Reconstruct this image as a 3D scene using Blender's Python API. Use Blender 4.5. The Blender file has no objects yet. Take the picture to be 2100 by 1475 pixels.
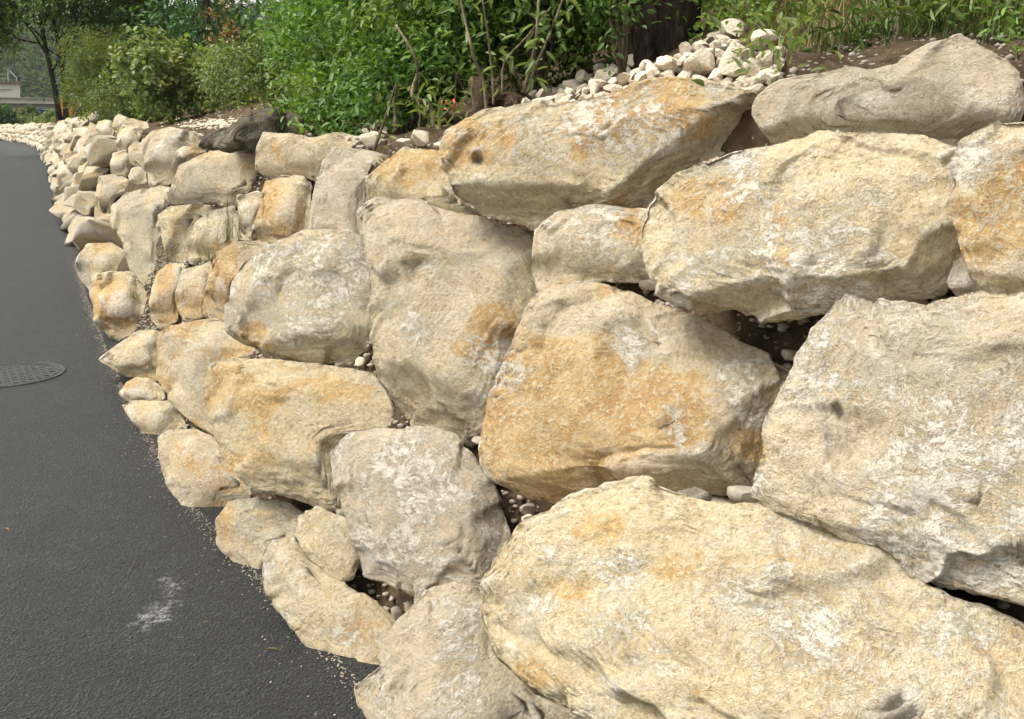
import bpy, bmesh, math, random
import numpy as np
from mathutils import Vector

# ---------------------------------------------------------------- camera, sky, sun, exposure
R = math.radians
scn = bpy.context.scene
FPX = 2000.0; CX, CY = 1050.0, 737.5; HOR = 235.0
PITCH = math.atan((CY - HOR) / FPX); CAMH = 1.5
cam = bpy.data.cameras.new('camera'); cam_o = bpy.data.objects.new('camera', cam)
scn.collection.objects.link(cam_o); scn.camera = cam_o
cam.sensor_width = 36.0; cam.lens = FPX / 2100.0 * 36.0; cam.clip_start = 0.05; cam.clip_end = 3000
cam_o.location = (0, 0, CAMH); cam_o.rotation_euler = (math.pi / 2 - PITCH, 0, 0)

SUN_EL, SUN_AZ = R(58), R(-100)          # azimuth measured from +Y, clockwise; light comes from the left and behind
world = bpy.data.worlds.new('World'); scn.world = world; world.use_nodes = True
wn = world.node_tree; wn.nodes.clear()
sky = wn.nodes.new('ShaderNodeTexSky'); sky.sky_type = 'NISHITA'; sky.sun_disc = False
sky.sun_elevation = SUN_EL; sky.sun_rotation = SUN_AZ; sky.air_density = 1.0; sky.dust_density = 4.0
hs = wn.nodes.new('ShaderNodeHueSaturation'); hs.inputs['Saturation'].default_value = 0.14; hs.inputs['Value'].default_value = 1.0
mixw = wn.nodes.new('ShaderNodeMix'); mixw.data_type = 'RGBA'; mixw.blend_type = 'MULTIPLY'; mixw.inputs[0].default_value = 1.0
mixw.inputs['B'].default_value = (1.0, 0.985, 0.93, 1)
bg = wn.nodes.new('ShaderNodeBackground'); bg.inputs['Strength'].default_value = 0.15
wo = wn.nodes.new('ShaderNodeOutputWorld')
wn.links.new(sky.outputs[0], hs.inputs['Color']); wn.links.new(hs.outputs[0], mixw.inputs['A'])
wn.links.new(mixw.outputs['Result'], bg.inputs['Color']); wn.links.new(bg.outputs[0], wo.inputs[0])
sun = bpy.data.lights.new('sun', 'SUN'); sun.energy = 2.15; sun.angle = R(28); sun.color = (1.0, 0.95, 0.86)
sun_o = bpy.data.objects.new('sun', sun); scn.collection.objects.link(sun_o)
sdir = Vector((math.sin(SUN_AZ) * math.cos(SUN_EL), math.cos(SUN_AZ) * math.cos(SUN_EL), math.sin(SUN_EL)))
sun_o.rotation_euler = sdir.to_track_quat('Z', 'Y').to_euler()
scn.view_settings.view_transform = 'Standard'; scn.view_settings.look = 'None'
scn.view_settings.exposure = 0.98; scn.view_settings.gamma = 1.0; scn.view_settings.use_curve_mapping = False

rng = np.random.default_rng(11); random.seed(11)

# ---------------------------------------------------------------- pixels to rays, base line of the wall
Fw = np.array([0, math.cos(PITCH), -math.sin(PITCH)]); Up = np.array([0, math.sin(PITCH), math.cos(PITCH)]); Rt = np.array([1., 0, 0])
CAM = np.array([0, 0, CAMH])
def ray(px, py):
    px = np.asarray(px, float); py = np.asarray(py, float)
    return Fw + ((px - CX) / FPX)[..., None] * Rt + ((CY - py) / FPX)[..., None] * Up
def ground(px, py, z=0.0):
    d = ray(px, py); t = (z - CAMH) / d[..., 2]; return CAM + d * t[..., None]
def at(px, py, Y):
    d = ray(px, py); return CAM + d * (Y / d[..., 1])[..., None]
def to_px(P):
    D = P - CAM; f = D @ Fw
    return CX + FPX * (D @ Rt) / f, CY - FPX * (D @ Up) / f, f

basepx = [(735, 1445), (560, 1250), (345, 1005), (238, 800), (190, 680), (152, 560), (128, 440), (98, 340), (74, 303), (0, 288), (-150, 281)]
bp = ground(np.array([p[0] for p in basepx], float), np.array([p[1] for p in basepx], float))[:, :2]
d0 = bp[0] - bp[1]; d0 /= np.linalg.norm(d0)
bp = np.vstack([bp[0] + d0 * 6.0, bp[0] + d0 * 3.0, bp[0] + d0 * 1.2, bp])
def catmull(P, n):
    P = np.vstack([2 * P[0] - P[1], P, 2 * P[-1] - P[-2]]); out = []
    for i in range(1, len(P) - 2):
        a, b, c, d = P[i-1], P[i], P[i+1], P[i+2]
        for t in np.linspace(0, 1, n, endpoint=False):
            out.append(0.5 * (2*b + (c-a)*t + (2*a-5*b+4*c-d)*t*t + (3*b-a-3*c+d)*t**3))
    out.append(P[-2]); return np.array(out)
BC = catmull(bp, 12)
# soften the line
for _ in range(6):
    BC[1:-1] = 0.25 * BC[:-2] + 0.5 * BC[1:-1] + 0.25 * BC[2:]
SEG = BC[1:] - BC[:-1]; SL = np.linalg.norm(SEG, axis=1); SD = SEG / SL[:, None]
CU = np.concatenate([[0], np.cumsum(SL)]); ULEN = CU[-1]
def uw(P):
    """arc length and signed distance behind the wall's base line"""
    P = np.atleast_2d(P)[:, :2]; out_u = np.empty(len(P)); out_w = np.empty(len(P))
    for s in range(0, len(P), 20000):
        Q = P[s:s+20000]; rel = Q[:, None, :] - BC[None, :-1, :]
        t = np.clip((rel * SD).sum(-1), 0, SL); near = BC[None, :-1] + SD * t[..., None]
        dist = np.linalg.norm(Q[:, None] - near, axis=-1); k = dist.argmin(1); i = np.arange(len(Q))
        dv = Q - near[i, k]; side = np.sign(SD[k, 1] * dv[:, 0] - SD[k, 0] * dv[:, 1])
        out_u[s:s+20000] = CU[k] + t[i, k]; out_w[s:s+20000] = dist[i, k] * side
    return out_u, out_w
VD = np.vstack([SD[:1], 0.5 * (SD[1:] + SD[:-1]), SD[-1:]])
VD /= np.linalg.norm(VD, axis=1)[:, None]
def from_uw(u, w):
    u = np.asarray(u, float); w = np.asarray(w, float)
    x = np.interp(u, CU, BC[:, 0]); y = np.interp(u, CU, BC[:, 1])
    dx = np.interp(u, CU, VD[:, 0]); dy = np.interp(u, CU, VD[:, 1]); n = np.hypot(dx, dy)
    return x + w * dy / n, y - w * dx / n
U0 = uw(ground(np.array([735.]), np.array([1445.])))[0][0]      # arc length at the frame's bottom edge
def setback(z): return 0.06 + 0.5 * z

# ---------------------------------------------------------------- numpy noise
def _hash(ix, iy, iz, s):
    h = (ix.astype(np.int64) * 374761393 + iy.astype(np.int64) * 668265263 + iz.astype(np.int64) * 2147483647 + s * 1274126177) & 0xffffffff
    h = ((h ^ (h >> 13)) * 1274126177) & 0xffffffff
    h = ((h ^ (h >> 16)) * 2246822519) & 0xffffffff
    return h ^ (h >> 15)
def pn(P, seed=0):
    """gradient noise, about -1..1"""
    f = np.floor(P); i = f.astype(np.int64); r = P - f; u = r * r * r * (r * (r * 6 - 15) + 10); tot = 0
    for dx in (0, 1):
        for dy in (0, 1):
            for dz in (0, 1):
                h = _hash(i[:, 0] + dx, i[:, 1] + dy, i[:, 2] + dz, seed)
                g = np.stack([(h & 1023) / 511.5 - 1, ((h >> 10) & 1023) / 511.5 - 1, ((h >> 20) & 1023) / 511.5 - 1], 1)
                d = ((r - (dx, dy, dz)) * g).sum(1)
                tot = tot + d * (u[:, 0] if dx else 1 - u[:, 0]) * (u[:, 1] if dy else 1 - u[:, 1]) * (u[:, 2] if dz else 1 - u[:, 2])
    return tot * 1.3
def fbm(P, o=4, seed=0, g=0.5):
    a = 1; t = 0; s = 0
    for k in range(o):
        t = t + a * pn(P * 2.03 ** k + 17.3 * k, seed + k); s += a; a *= g
    return t / s
def ledge(x, n, k=0.22):
    t = x * n; f = np.floor(t); r = t - f
    return (f + np.clip((r - (0.5 - k / 2)) / k, 0, 1)) / n

# ---------------------------------------------------------------- mesh helpers
def tag(o, label=None, cat=None, group=None, kind=None):
    if label: o['label'] = label
    if cat: o['category'] = cat
    if group: o['group'] = group
    if kind: o['kind'] = kind
    return o
def mesh_of(name, V, F, mat=None, smooth=True, attrs=None):
    V = np.asarray(V, np.float32); me = bpy.data.meshes.new(name)
    if isinstance(F, np.ndarray):
        n = F.shape[1]; me.vertices.add(len(V)); me.vertices.foreach_set('co', V.ravel())
        me.loops.add(F.size); me.loops.foreach_set('vertex_index', F.astype(np.int32).ravel())
        me.polygons.add(len(F)); me.polygons.foreach_set('loop_start', (np.arange(len(F)) * n).astype(np.int32))
        try: me.polygons.foreach_set('loop_total', np.full(len(F), n, np.int32))
        except Exception: pass
    else:
        me.from_pydata(V.tolist(), [], F)
    me.update(calc_edges=True)
    if smooth: me.polygons.foreach_set('use_smooth', np.ones(len(me.polygons), bool))
    for k, v in (attrs or {}).items():
        a = me.attributes.new(k, 'FLOAT', 'POINT'); a.data.foreach_set('value', np.asarray(v, np.float32))
    if mat: me.materials.append(mat)
    return me
def link(name, me, loc=(0, 0, 0), parent=None):
    o = bpy.data.objects.new(name, me); o.location = loc; scn.collection.objects.link(o)
    if parent: o.parent = parent
    return o
def empty(name, loc):
    o = bpy.data.objects.new(name, None); o.location = loc; o.empty_display_size = 0.1; scn.collection.objects.link(o); return o
class MB:
    def __init__(s): s.V = []; s.F = []
    def box(s, c, size, rz=0.0, ry=0.0):
        c = np.array(c, float); h = np.array(size, float) / 2; b = len(s.V)
        ca, sa = math.cos(rz), math.sin(rz); cb, sb = math.cos(ry), math.sin(ry)
        for dx in (-1, 1):
            for dy in (-1, 1):
                for dz in (-1, 1):
                    x, y, z = dx*h[0], dy*h[1], dz*h[2]
                    x, z = cb*x + sb*z, -sb*x + cb*z
                    s.V.append(c + (ca*x - sa*y, sa*x + ca*y, z))
        s.F += [[b+i for i in f] for f in ([0,1,3,2],[4,6,7,5],[0,4,5,1],[2,3,7,6],[0,2,6,4],[1,5,7,3])]
        return s
    def tube(s, pts, rad, n=8, cap=True):
        pts = [np.array(p, float) for p in pts]; b = len(s.V); rings = []
        if not hasattr(rad, '__len__'): rad = [rad] * len(pts)
        for i, p in enumerate(pts):
            t = pts[min(i+1, len(pts)-1)] - pts[max(i-1, 0)]; t /= (np.linalg.norm(t) + 1e-9)
            a = np.cross(t, (0.31, 0.2, 0.93) if abs(t[2]) < 0.9 else (1, 0.1, 0)); a /= np.linalg.norm(a); c = np.cross(t, a)
            st = len(s.V)
            for k in range(n):
                th = 2*math.pi*k/n; s.V.append(p + rad[i]*(math.cos(th)*a + math.sin(th)*c))
            rings.append(st)
        for i in range(len(rings)-1):
            for k in range(n):
                s.F.append([rings[i]+k, rings[i]+(k+1) % n, rings[i+1]+(k+1) % n, rings[i+1]+k])
        if cap:
            s.F.append([rings[0]+k for k in range(n)][::-1]); s.F.append([rings[-1]+k for k in range(n)])
        return s
    def build(s, name, mat, loc=(0, 0, 0), parent=None, smooth=False):
        return link(name, mesh_of(name, np.array(s.V) - np.array(loc), s.F, mat, smooth), loc if parent is None else (0, 0, 0), parent)

# ---------------------------------------------------------------- materials
class NT:
    def __init__(s, name):
        s.m = bpy.data.materials.new(name); s.m.use_nodes = True; s.t = s.m.node_tree; s.t.nodes.clear()
        s.out = s.t.nodes.new('ShaderNodeOutputMaterial'); s.b = s.t.nodes.new('ShaderNodeBsdfPrincipled')
        s.t.links.new(s.b.outputs[0], s.out.inputs['Surface'])
    def l(s, a, b): s.t.links.new(a, b)
    def put(s, sock, v):
        if hasattr(v, 'is_linked') or isinstance(v, bpy.types.NodeSocket): s.l(v, sock)
        elif v is not None: sock.default_value = v
    def pos(s): return s.t.nodes.new('ShaderNodeNewGeometry').outputs['Position']
    def obj(s): return s.t.nodes.new('ShaderNodeTexCoord').outputs['Object']
    def rnd(s): return s.t.nodes.new('ShaderNodeObjectInfo').outputs['Random']
    def attr(s, name, typ='GEOMETRY'):
        n = s.t.nodes.new('ShaderNodeAttribute'); n.attribute_name = name; n.attribute_type = typ; return n.outputs['Fac']
    def math(s, op, a, b=0.0, c=None, clamp=False):
        n = s.t.nodes.new('ShaderNodeMath'); n.operation = op; n.use_clamp = clamp
        s.put(n.inputs[0], a); s.put(n.inputs[1], b)
        if c is not None: s.put(n.inputs[2], c)
        return n.outputs[0]
    def vmath(s, op, a, b):
        n = s.t.nodes.new('ShaderNodeVectorMath'); n.operation = op; s.put(n.inputs[0], a); s.put(n.inputs[1], b); return n.outputs[1 if op in ('LENGTH', 'DISTANCE') else 0]
    def noise(s, vec, scale, detail=4, rough=0.5, dist=0.0):
        n = s.t.nodes.new('ShaderNodeTexNoise'); s.put(n.inputs['Vector'], vec); n.inputs['Scale'].default_value = scale
        n.inputs['Detail'].default_value = detail; n.inputs['Roughness'].default_value = rough; n.inputs['Distortion'].default_value = dist
        return n.outputs['Fac']
    def noisec(s, vec, scale, detail=3):
        n = s.t.nodes.new('ShaderNodeTexNoise'); s.put(n.inputs['Vector'], vec); n.inputs['Scale'].default_value = scale
        n.inputs['Detail'].default_value = detail; return n.outputs['Color']
    def vor(s, vec, scale, feat='F1', out='Distance', rnd=1.0):
        n = s.t.nodes.new('ShaderNodeTexVoronoi'); n.feature = feat; s.put(n.inputs['Vector'], vec); n.inputs['Scale'].default_value = scale
        n.inputs['Randomness'].default_value = rnd; return n.outputs[out]
    def ss(s, v, lo, hi, a=0.0, b=1.0):
        n = s.t.nodes.new('ShaderNodeMapRange'); n.interpolation_type = 'SMOOTHSTEP'; s.put(n.inputs['Value'], v)
        for k, x in zip(('From Min', 'From Max', 'To Min', 'To Max'), (lo, hi, a, b)): s.put(n.inputs[k], x)
        return n.outputs[0]
    def mix(s, f, a, b, mode='MIX'):
        n = s.t.nodes.new('ShaderNodeMix'); n.data_type = 'RGBA'; n.blend_type = mode
        s.put(n.inputs[0], f)
        for k, v in (('A', a), ('B', b)):
            if isinstance(v, tuple) and len(v) == 3: v = (*v, 1)
            s.put(n.inputs[k], v)
        return n.outputs['Result']
    def bump(s, h, strength, dist, normal=None):
        n = s.t.nodes.new('ShaderNodeBump'); n.inputs['Strength'].default_value = strength; n.inputs['Distance'].default_value = dist
        s.l(h, n.inputs['Height'])
        if normal is not None: s.l(normal, n.inputs['Normal'])
        return n.outputs[0]
    def fin(s, col, rough=0.8, normal=None, spec=0.3):
        s.put(s.b.inputs['Base Color'], (*col, 1) if isinstance(col, tuple) and len(col) == 3 else col)
        s.put(s.b.inputs['Roughness'], rough); s.b.inputs['Specular IOR Level'].default_value = spec
        if normal is not None: s.l(normal, s.b.inputs['Normal'])
        return s.m

def rock_mat():
    n = NT('limestone'); off = n.math('MULTIPLY', n.rnd(), 93.0)
    P = n.vmath('ADD', n.obj(), off)
    warp = n.vmath('MULTIPLY', n.vmath('SUBTRACT', n.noisec(P, 5.0, 3), (0.5, 0.5, 0.5)), (0.16, 0.16, 0.16))
    Q = n.vmath('ADD', P, warp)
    och = n.attr('ochre'); chk = n.attr('chalk'); gry = n.attr('grey')
    pink = n.attr('pink', 'OBJECT'); tone = n.attr('tone', 'OBJECT')
    n1 = n.noise(Q, 3.2, 5, 0.6); n2 = n.noise(Q, 13, 7, 0.7); n3 = n.noise(P, 75, 5, 0.78)
    col = n.mix(n.ss(n1, 0.36, 0.64), (0.69, 0.565, 0.34), (0.59, 0.475, 0.29))
    col = n.mix(n.ss(n2, 0.46, 0.62), col, (0.72, 0.61, 0.42)); col = n.mix(n.ss(n2, 0.46, 0.33, 0.0, 0.6), col, (0.47, 0.37, 0.24)); col = n.mix(n.ss(n3, 0.48, 0.36, 0.0, 0.65), col, (0.38, 0.28, 0.17)); col = n.mix(n.ss(n3, 0.54, 0.62, 0.0, 0.65), col, (0.80, 0.74, 0.62))
    col = n.mix(n.math('MULTIPLY', pink, 0.7), col, n.mix(n.ss(n2, 0.35, 0.65), (0.50, 0.415, 0.32), (0.65, 0.555, 0.445)))
    gm = n.math('MULTIPLY', n.ss(n.math('ADD', n1, n.math('MULTIPLY', gry, 0.22)), 0.56, 0.72), 0.7)
    gm = n.math('MULTIPLY', gm, n.ss(n2, 0.30, 0.5, 0.45, 1.0))
    col = n.mix(gm, col, (0.47, 0.42, 0.325))
    om0 = n.math('ADD', n.noise(Q, 5.1, 8, 0.70), n.math('MULTIPLY', och, 0.27))
    om0 = n.math('ADD', om0, n.math('MULTIPLY', n.math('SUBTRACT', n3, 0.5), 0.30)); om = n.ss(om0, 0.61, 0.68)
    ocol = n.mix(n.ss(n2, 0.40, 0.62), (0.52, 0.27, 0.07), (0.65, 0.43, 0.17))
    ocol = n.mix(n.ss(n3, 0.48, 0.60), ocol, (0.68, 0.56, 0.35))
    col = n.mix(n.math('MULTIPLY', om, n.ss(n3, 0.36, 0.52, 0.35, 0.88)), col, ocol)
    v1 = n.math('ABSOLUTE', n.math('SUBTRACT', n.noise(Q, 4.0, 6, 0.6, 0.3), 0.5))
    col = n.mix(n.math('MULTIPLY', n.ss(v1, 0.010, 0.0), n.ss(n1, 0.46, 0.6, 0.0, 0.5)), col, (0.34, 0.22, 0.11))
    v2 = n.math('ABSOLUTE', n.math('SUBTRACT', n.noise(P, 8.0, 8, 0.74, 0.3), 0.5))
    wm = n.ss(n.math('ADD', n.noise(P, 4.6, 4, 0.6), n.math('MULTIPLY', chk, 0.27)), 0.55, 0.75)
    thin = n.ss(v2, 0.030, 0.008)
    fl = n.ss(n.math('ADD', n.noise(n.vmath('MULTIPLY', Q, (1.0, 1.0, 1.8)), 30, 6, 0.8), n.math('MULTIPLY', wm, 0.12)), 0.585, 0.63)
    wh = n.math('ADD', n.math('MULTIPLY', thin, n.math('ADD', n.ss(n1, 0.5, 0.6, 0.08, 0.45), n.math('MULTIPLY', wm, 0.6))), n.math('MULTIPLY', fl, n.math('ADD', 0.3, n.math('MULTIPLY', wm, 0.6))), clamp=True)
    col = n.mix(n.math('MULTIPLY', wh, 0.8), col, (0.84, 0.80, 0.71))
    pt = n.t.nodes.new('ShaderNodeNewGeometry').outputs['Pointiness']
    col = n.mix(n.math('MULTIPLY', n.ss(pt, 0.515, 0.56), n.ss(n3, 0.40, 0.55, 0.25, 0.85)), col, (0.82, 0.775, 0.68))
    
    pits = n.ss(n3, 0.40, 0.32)
    col = n.mix(n.math('MULTIPLY', pits, 0.38), col, (0.26, 0.19, 0.11))
    col = n.mix(n.math('MULTIPLY', n.attr('dark'), 0.85), col, (0.11, 0.095, 0.075))
    tn = n.math('ADD', 0.96, n.math('MULTIPLY', tone, 0.25))
    cc = n.t.nodes.new('ShaderNodeCombineXYZ')
    for k in range(3): n.l(tn, cc.inputs[k])
    col = n.mix(1.0, col, cc.outputs[0], 'MULTIPLY')
    def chips(sc, w):
        W = n.vmath('ADD', P, n.vmath('MULTIPLY', n.vmath('SUBTRACT', n.noisec(P, sc * .9, 4), (0.5, 0.5, 0.5)), (w, w, w)))
        v = n.t.nodes.new('ShaderNodeTexVoronoi'); n.l(W, v.inputs['Vector']); v.inputs['Scale'].default_value = sc
        d = n.vmath('MULTIPLY', n.vmath('SUBTRACT', W, v.outputs['Position']), (sc, sc, sc))
        t = n.t.nodes.new('ShaderNodeVectorMath'); t.operation = 'DOT_PRODUCT'; n.l(d, t.inputs[0]); n.l(n.vmath('SUBTRACT', v.outputs['Color'], (0.5, 0.5, 0.5)), t.inputs[1])
        return t.outputs['Value']
    h1 = n.math('ADD', n.math('MULTIPLY', chips(13.0, .06), 0.50), n.math('MULTIPLY', n2, 0.55))
    h1 = n.math('ADD', h1, n.math('MULTIPLY', chips(40.0, .018), 0.26))
    b1 = n.bump(h1, 0.9, 0.030)
    h2 = n.math('ADD', n.math('MULTIPLY', n3, 1.2), n.math('MULTIPLY', wh, 0.25)); 
    b2 = n.bump(h2, 1.0, 0.016, b1)
    return n.fin(col, 0.92, b2, 0.15)
def soil_mat():
    n = NT('soil'); P = n.pos()
    a = n.noise(P, 9, 10, 0.7); g = n.vor(P, 42, 'F1'); gc = n.vor(P, 42, 'F1', 'Color')
    col = n.mix(n.ss(a, 0.35, 0.68), (0.055, 0.036, 0.022), (0.15, 0.105, 0.065))
    st = n.math('MULTIPLY', n.ss(g, 0.42, 0.30), n.ss(n.noise(P, 60, 2), 0.50, 0.60))
    col = n.mix(st, col, n.mix(n.noise(P, 33, 1), (0.20, 0.16, 0.11), (0.40, 0.34, 0.25)))
    h = n.math('ADD', n.noise(P, 30, 10, 0.75), n.math('MULTIPLY', st, 0.5))
    return n.fin(col, 0.95, n.bump(h, 1.0, 0.03), 0.1)
STAIN = ground(np.array([322.]), np.array([1262.]))[0]; STAIN2 = ground(np.array([350.]), np.array([1205.]))[0]
def asphalt_mat():
    n = NT('asphalt'); P = n.pos()
    big = n.noise(P, 0.7, 5, 0.6); mid = n.noise(P, 11, 8, 0.7); v = n.vor(P, 125, 'F1'); fine = n.noise(P, 260, 4, 0.7)
    col = n.mix(n.ss(big, 0.3, 0.7), (0.008, 0.0115, 0.013), (0.015, 0.020, 0.022))
    chip = n.ss(n.vor(P, 125, 'F1', 'Color'), 0.55, 0.95)
    col = n.mix(n.math('MULTIPLY', n.ss(v, 0.55, 0.25), n.math('MULTIPLY', chip, 0.6)), col, (0.075, 0.08, 0.078))
    col = n.mix(n.ss(mid, 0.42, 0.70, 0.0, 0.7), col, (0.012, 0.013, 0.014))
    col = n.mix(n.ss(fine, 0.74, 0.80, 0.0, 0.5), col, (0.22, 0.20, 0.16))
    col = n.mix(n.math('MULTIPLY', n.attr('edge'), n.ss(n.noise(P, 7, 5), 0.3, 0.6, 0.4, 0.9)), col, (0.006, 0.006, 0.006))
    # pale dusty scuff marks
    m = None
    for c, sx, sy, ang in ((STAIN, 0.075, 0.13, 0.15), (STAIN2, 0.055, 0.13, -0.45)):
        d = n.vmath('SUBTRACT', P, (float(c[0]), float(c[1]), 0.0))
        mp = n.t.nodes.new('ShaderNodeMapping'); mp.vector_type = 'POINT'; n.l(d, mp.inputs['Vector'])
        mp.inputs['Rotation'].default_value = (0, 0, ang); 
        sc_ = n.vmath('DIVIDE', mp.outputs[0], (sx, sy, 10.0)); L = n.vmath('LENGTH', sc_, (0, 0, 0))
        k = n.math('ADD', n.math('SUBTRACT', 1.0, L), n.math('MULTIPLY', n.math('SUBTRACT', n.noise(P, 34, 8, 0.75), 0.5), 3.4))
        k = n.ss(k, 0.15, 1.0); m = k if m is None else n.math('MAXIMUM', m, k)
    col = n.mix(n.math('MULTIPLY', m, n.ss(n.noise(P, 190, 5, 0.7), 0.40, 0.56, 0.25, 0.95)), col, (0.58, 0.58, 0.56))
    Pw = n.vmath('ADD', P, n.vmath('MULTIPLY', n.vmath('SUBTRACT', n.noisec(P, 90, 2), (0.5, 0.5, 0.5)), (0.012, 0.012, 0.012)))
    ag = n.vor(Pw, 105, 'F1', 'Color'); agd = n.vor(Pw, 105, 'F1')
    agv = n.math('MULTIPLY', n.math('POWER', ag, 3.0), n.ss(agd, 0.6, 0.3))
    col = n.mix(n.math('MULTIPLY', agv, 0.95, clamp=True), col, (0.12, 0.15, 0.155))
    pit = n.ss(n.math('ADD', n.noise(P, 55, 5, 0.75), n.math('MULTIPLY', n.noise(P, 6, 3, 0.6), 0.35)), 0.69, 0.74)
    col = n.mix(n.math('MULTIPLY', pit, 0.85), col, (0.004, 0.004, 0.005))
    sp = n.ss(n.noise(P, 140, 3, 0.75), 0.56, 0.70); col = n.mix(n.math('MULTIPLY', sp, n.ss(mid, 0.3, 0.65, 0.9, 0.45)), col, (0.065, 0.082, 0.085))
    h = n.math('ADD', n.math('MULTIPLY', n.noise(P, 80, 4, 0.7), 1.7), n.math('MULTIPLY', pit, -0.5)); h = n.math('ADD', h, n.math('MULTIPLY', n.noise(P, 30, 4, 0.6), 1.5)); h = n.math('ADD', h, n.math('MULTIPLY', sp, 0.3))
    n.b.inputs['Sheen Weight'].default_value = 0.07; n.b.inputs['Sheen Roughness'].default_value = 0.30
    return n.fin(col, 0.52, n.bump(n.math('ADD', h, n.math('MULTIPLY', n.ss(agd, 0.7, 0.15), 0.7)), 1.0, 0.024), 0.5)
def leaf_mat(name, dark, light, rough=0.5, trans=0.35):
    n = NT(name); t = n.attr('tint')
    col = n.mix(t, dark, light)
    col = n.mix(n.math('MULTIPLY', n.noise(n.pos(), 35, 3), 0.35), col, tuple(0.55 * x for x in dark))
    col = n.mix(n.ss(n.noise(n.pos(), 1.6, 4), 0.45, 0.68, 0.0, 0.6), col, n.mix(t, (dark[0]*2.2, dark[1]*1.25, dark[2]), (light[0]*1.45, light[1]*1.02, light[2])))
    n.fin(col, rough, None, 0.35 if rough < .8 else .08)
    tr = n.t.nodes.new('ShaderNodeBsdfTranslucent'); n.l(n.mix(1.0, col, (1.15, 1.25, 0.55), 'MULTIPLY'), tr.inputs['Color'])
    mx = n.t.nodes.new('ShaderNodeMixShader'); mx.inputs[0].default_value = trans
    n.l(n.b.outputs[0], mx.inputs[1]); n.l(tr.outputs[0], mx.inputs[2]); n.l(mx.outputs[0], n.out.inputs['Surface'])
    return n.m
def bark_mat(name, a, b, sc=14):
    n = NT(name); P = n.vmath('MULTIPLY', n.pos(), (1.0, 1.0, 0.22))
    k = n.noise(P, sc * 1.6, 8, 0.7, 0.4); col = n.mix(n.ss(k, 0.36, 0.62), a, b)
    return n.fin(col, 0.92, n.bump(k, 1.0, 0.05), 0.12)
def plain(name, a, b, scale=6, rough=0.85, bump=0.004, spec=0.25):
    n = NT(name); P = n.pos(); k = n.noise(P, scale, 8, 0.65)
    return n.fin(n.mix(n.ss(k, 0.3, 0.7), a, b), rough, n.bump(n.noise(P, scale * 6, 6, 0.6), 0.7, bump), spec)

M_ROCK = rock_mat(); M_SOIL = soil_mat(); M_ASPH = asphalt_mat()
M_DARKROCK = plain('dark_rock', (0.07, 0.06, 0.045), (0.20, 0.175, 0.13), 9, 0.95, 0.04)
M_PEB = plain('grey_pebble', (0.22, 0.19, 0.15), (0.36, 0.32, 0.26), 12, 0.85, 0.004)
M_PEBW = plain('pale_pebble', (0.46, 0.39, 0.29), (0.64, 0.57, 0.46), 12, 0.9, 0.008)
M_GRASSBANK = plain('grassy_earth', (0.035, 0.045, 0.015), (0.10, 0.075, 0.04), 7, 0.95, 0.03)

# ---------------------------------------------------------------- terrain
def zbench(u):
    s = u - U0                                    # metres along the wall beyond the frame's bottom edge
    return np.interp(s, [-6, 0.2, 1.6, 3.2, 5.0, 9, 20, 34, 52, 80, 120], [1.55, 1.5, 1.40, 1.30, 1.26, 1.25, 1.22, 1.05, 0.8, 0.68, 0.6])
MS = uw(at(1440, 150, 2.75))[0][0] - U0
def terr(u, w, P=None):
    zb = zbench(u); wb = 0.20 + 0.5 * zb
    s = u - U0
    sl = np.interp(s, [-6, 1.0, 3.0, 6.0, 28, 36, 60], [0.46, 0.46, 0.36, 0.36, 0.22, -0.06, -0.08])
    z = np.where(w < wb, (w - 0.20) / 0.5, zb + np.interp(w - wb, [0, 0.35, 1.0], [0, 0.03, 0.18]) * sl / 0.4 + sl * np.clip(w - wb - 1.0, 0, 3.6) + 0.06 * np.clip((38 - s) / 8, -.5, 1) * np.clip(w - wb - 4.6, 0, 40))
    z = z + 0.15 * np.exp(-((s - MS) / .40) ** 2 - ((w - 1.14) / .26) ** 2) + 0.05 * np.exp(-((s - MS - .6) / .5) ** 2 - ((w - 1.05) / .2) ** 2)
    return np.maximum(z, -0.25)
def terr_xy(P):
    P = np.atleast_2d(P); u, w = uw(P); return terr(u, w)
def hit(px, py, tmax=80, surf='terrain'):
    d = ray(np.array([px]), np.array([py]))[0]; ts = np.geomspace(0.5, tmax, 260); Q = CAM + d * ts[:, None]
    u, w = uw(Q)
    g = (terr(u, w) - Q[:, 2]) if surf == 'terrain' else (w - setback(Q[:, 2]))
    k = np.argmax(g > 0)
    if g[k] <= 0: return None
    if k == 0: return Q[0]
    f = -g[k-1] / (g[k] - g[k-1] + 1e-12); return Q[k-1] + (Q[k] - Q[k-1]) * f

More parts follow.
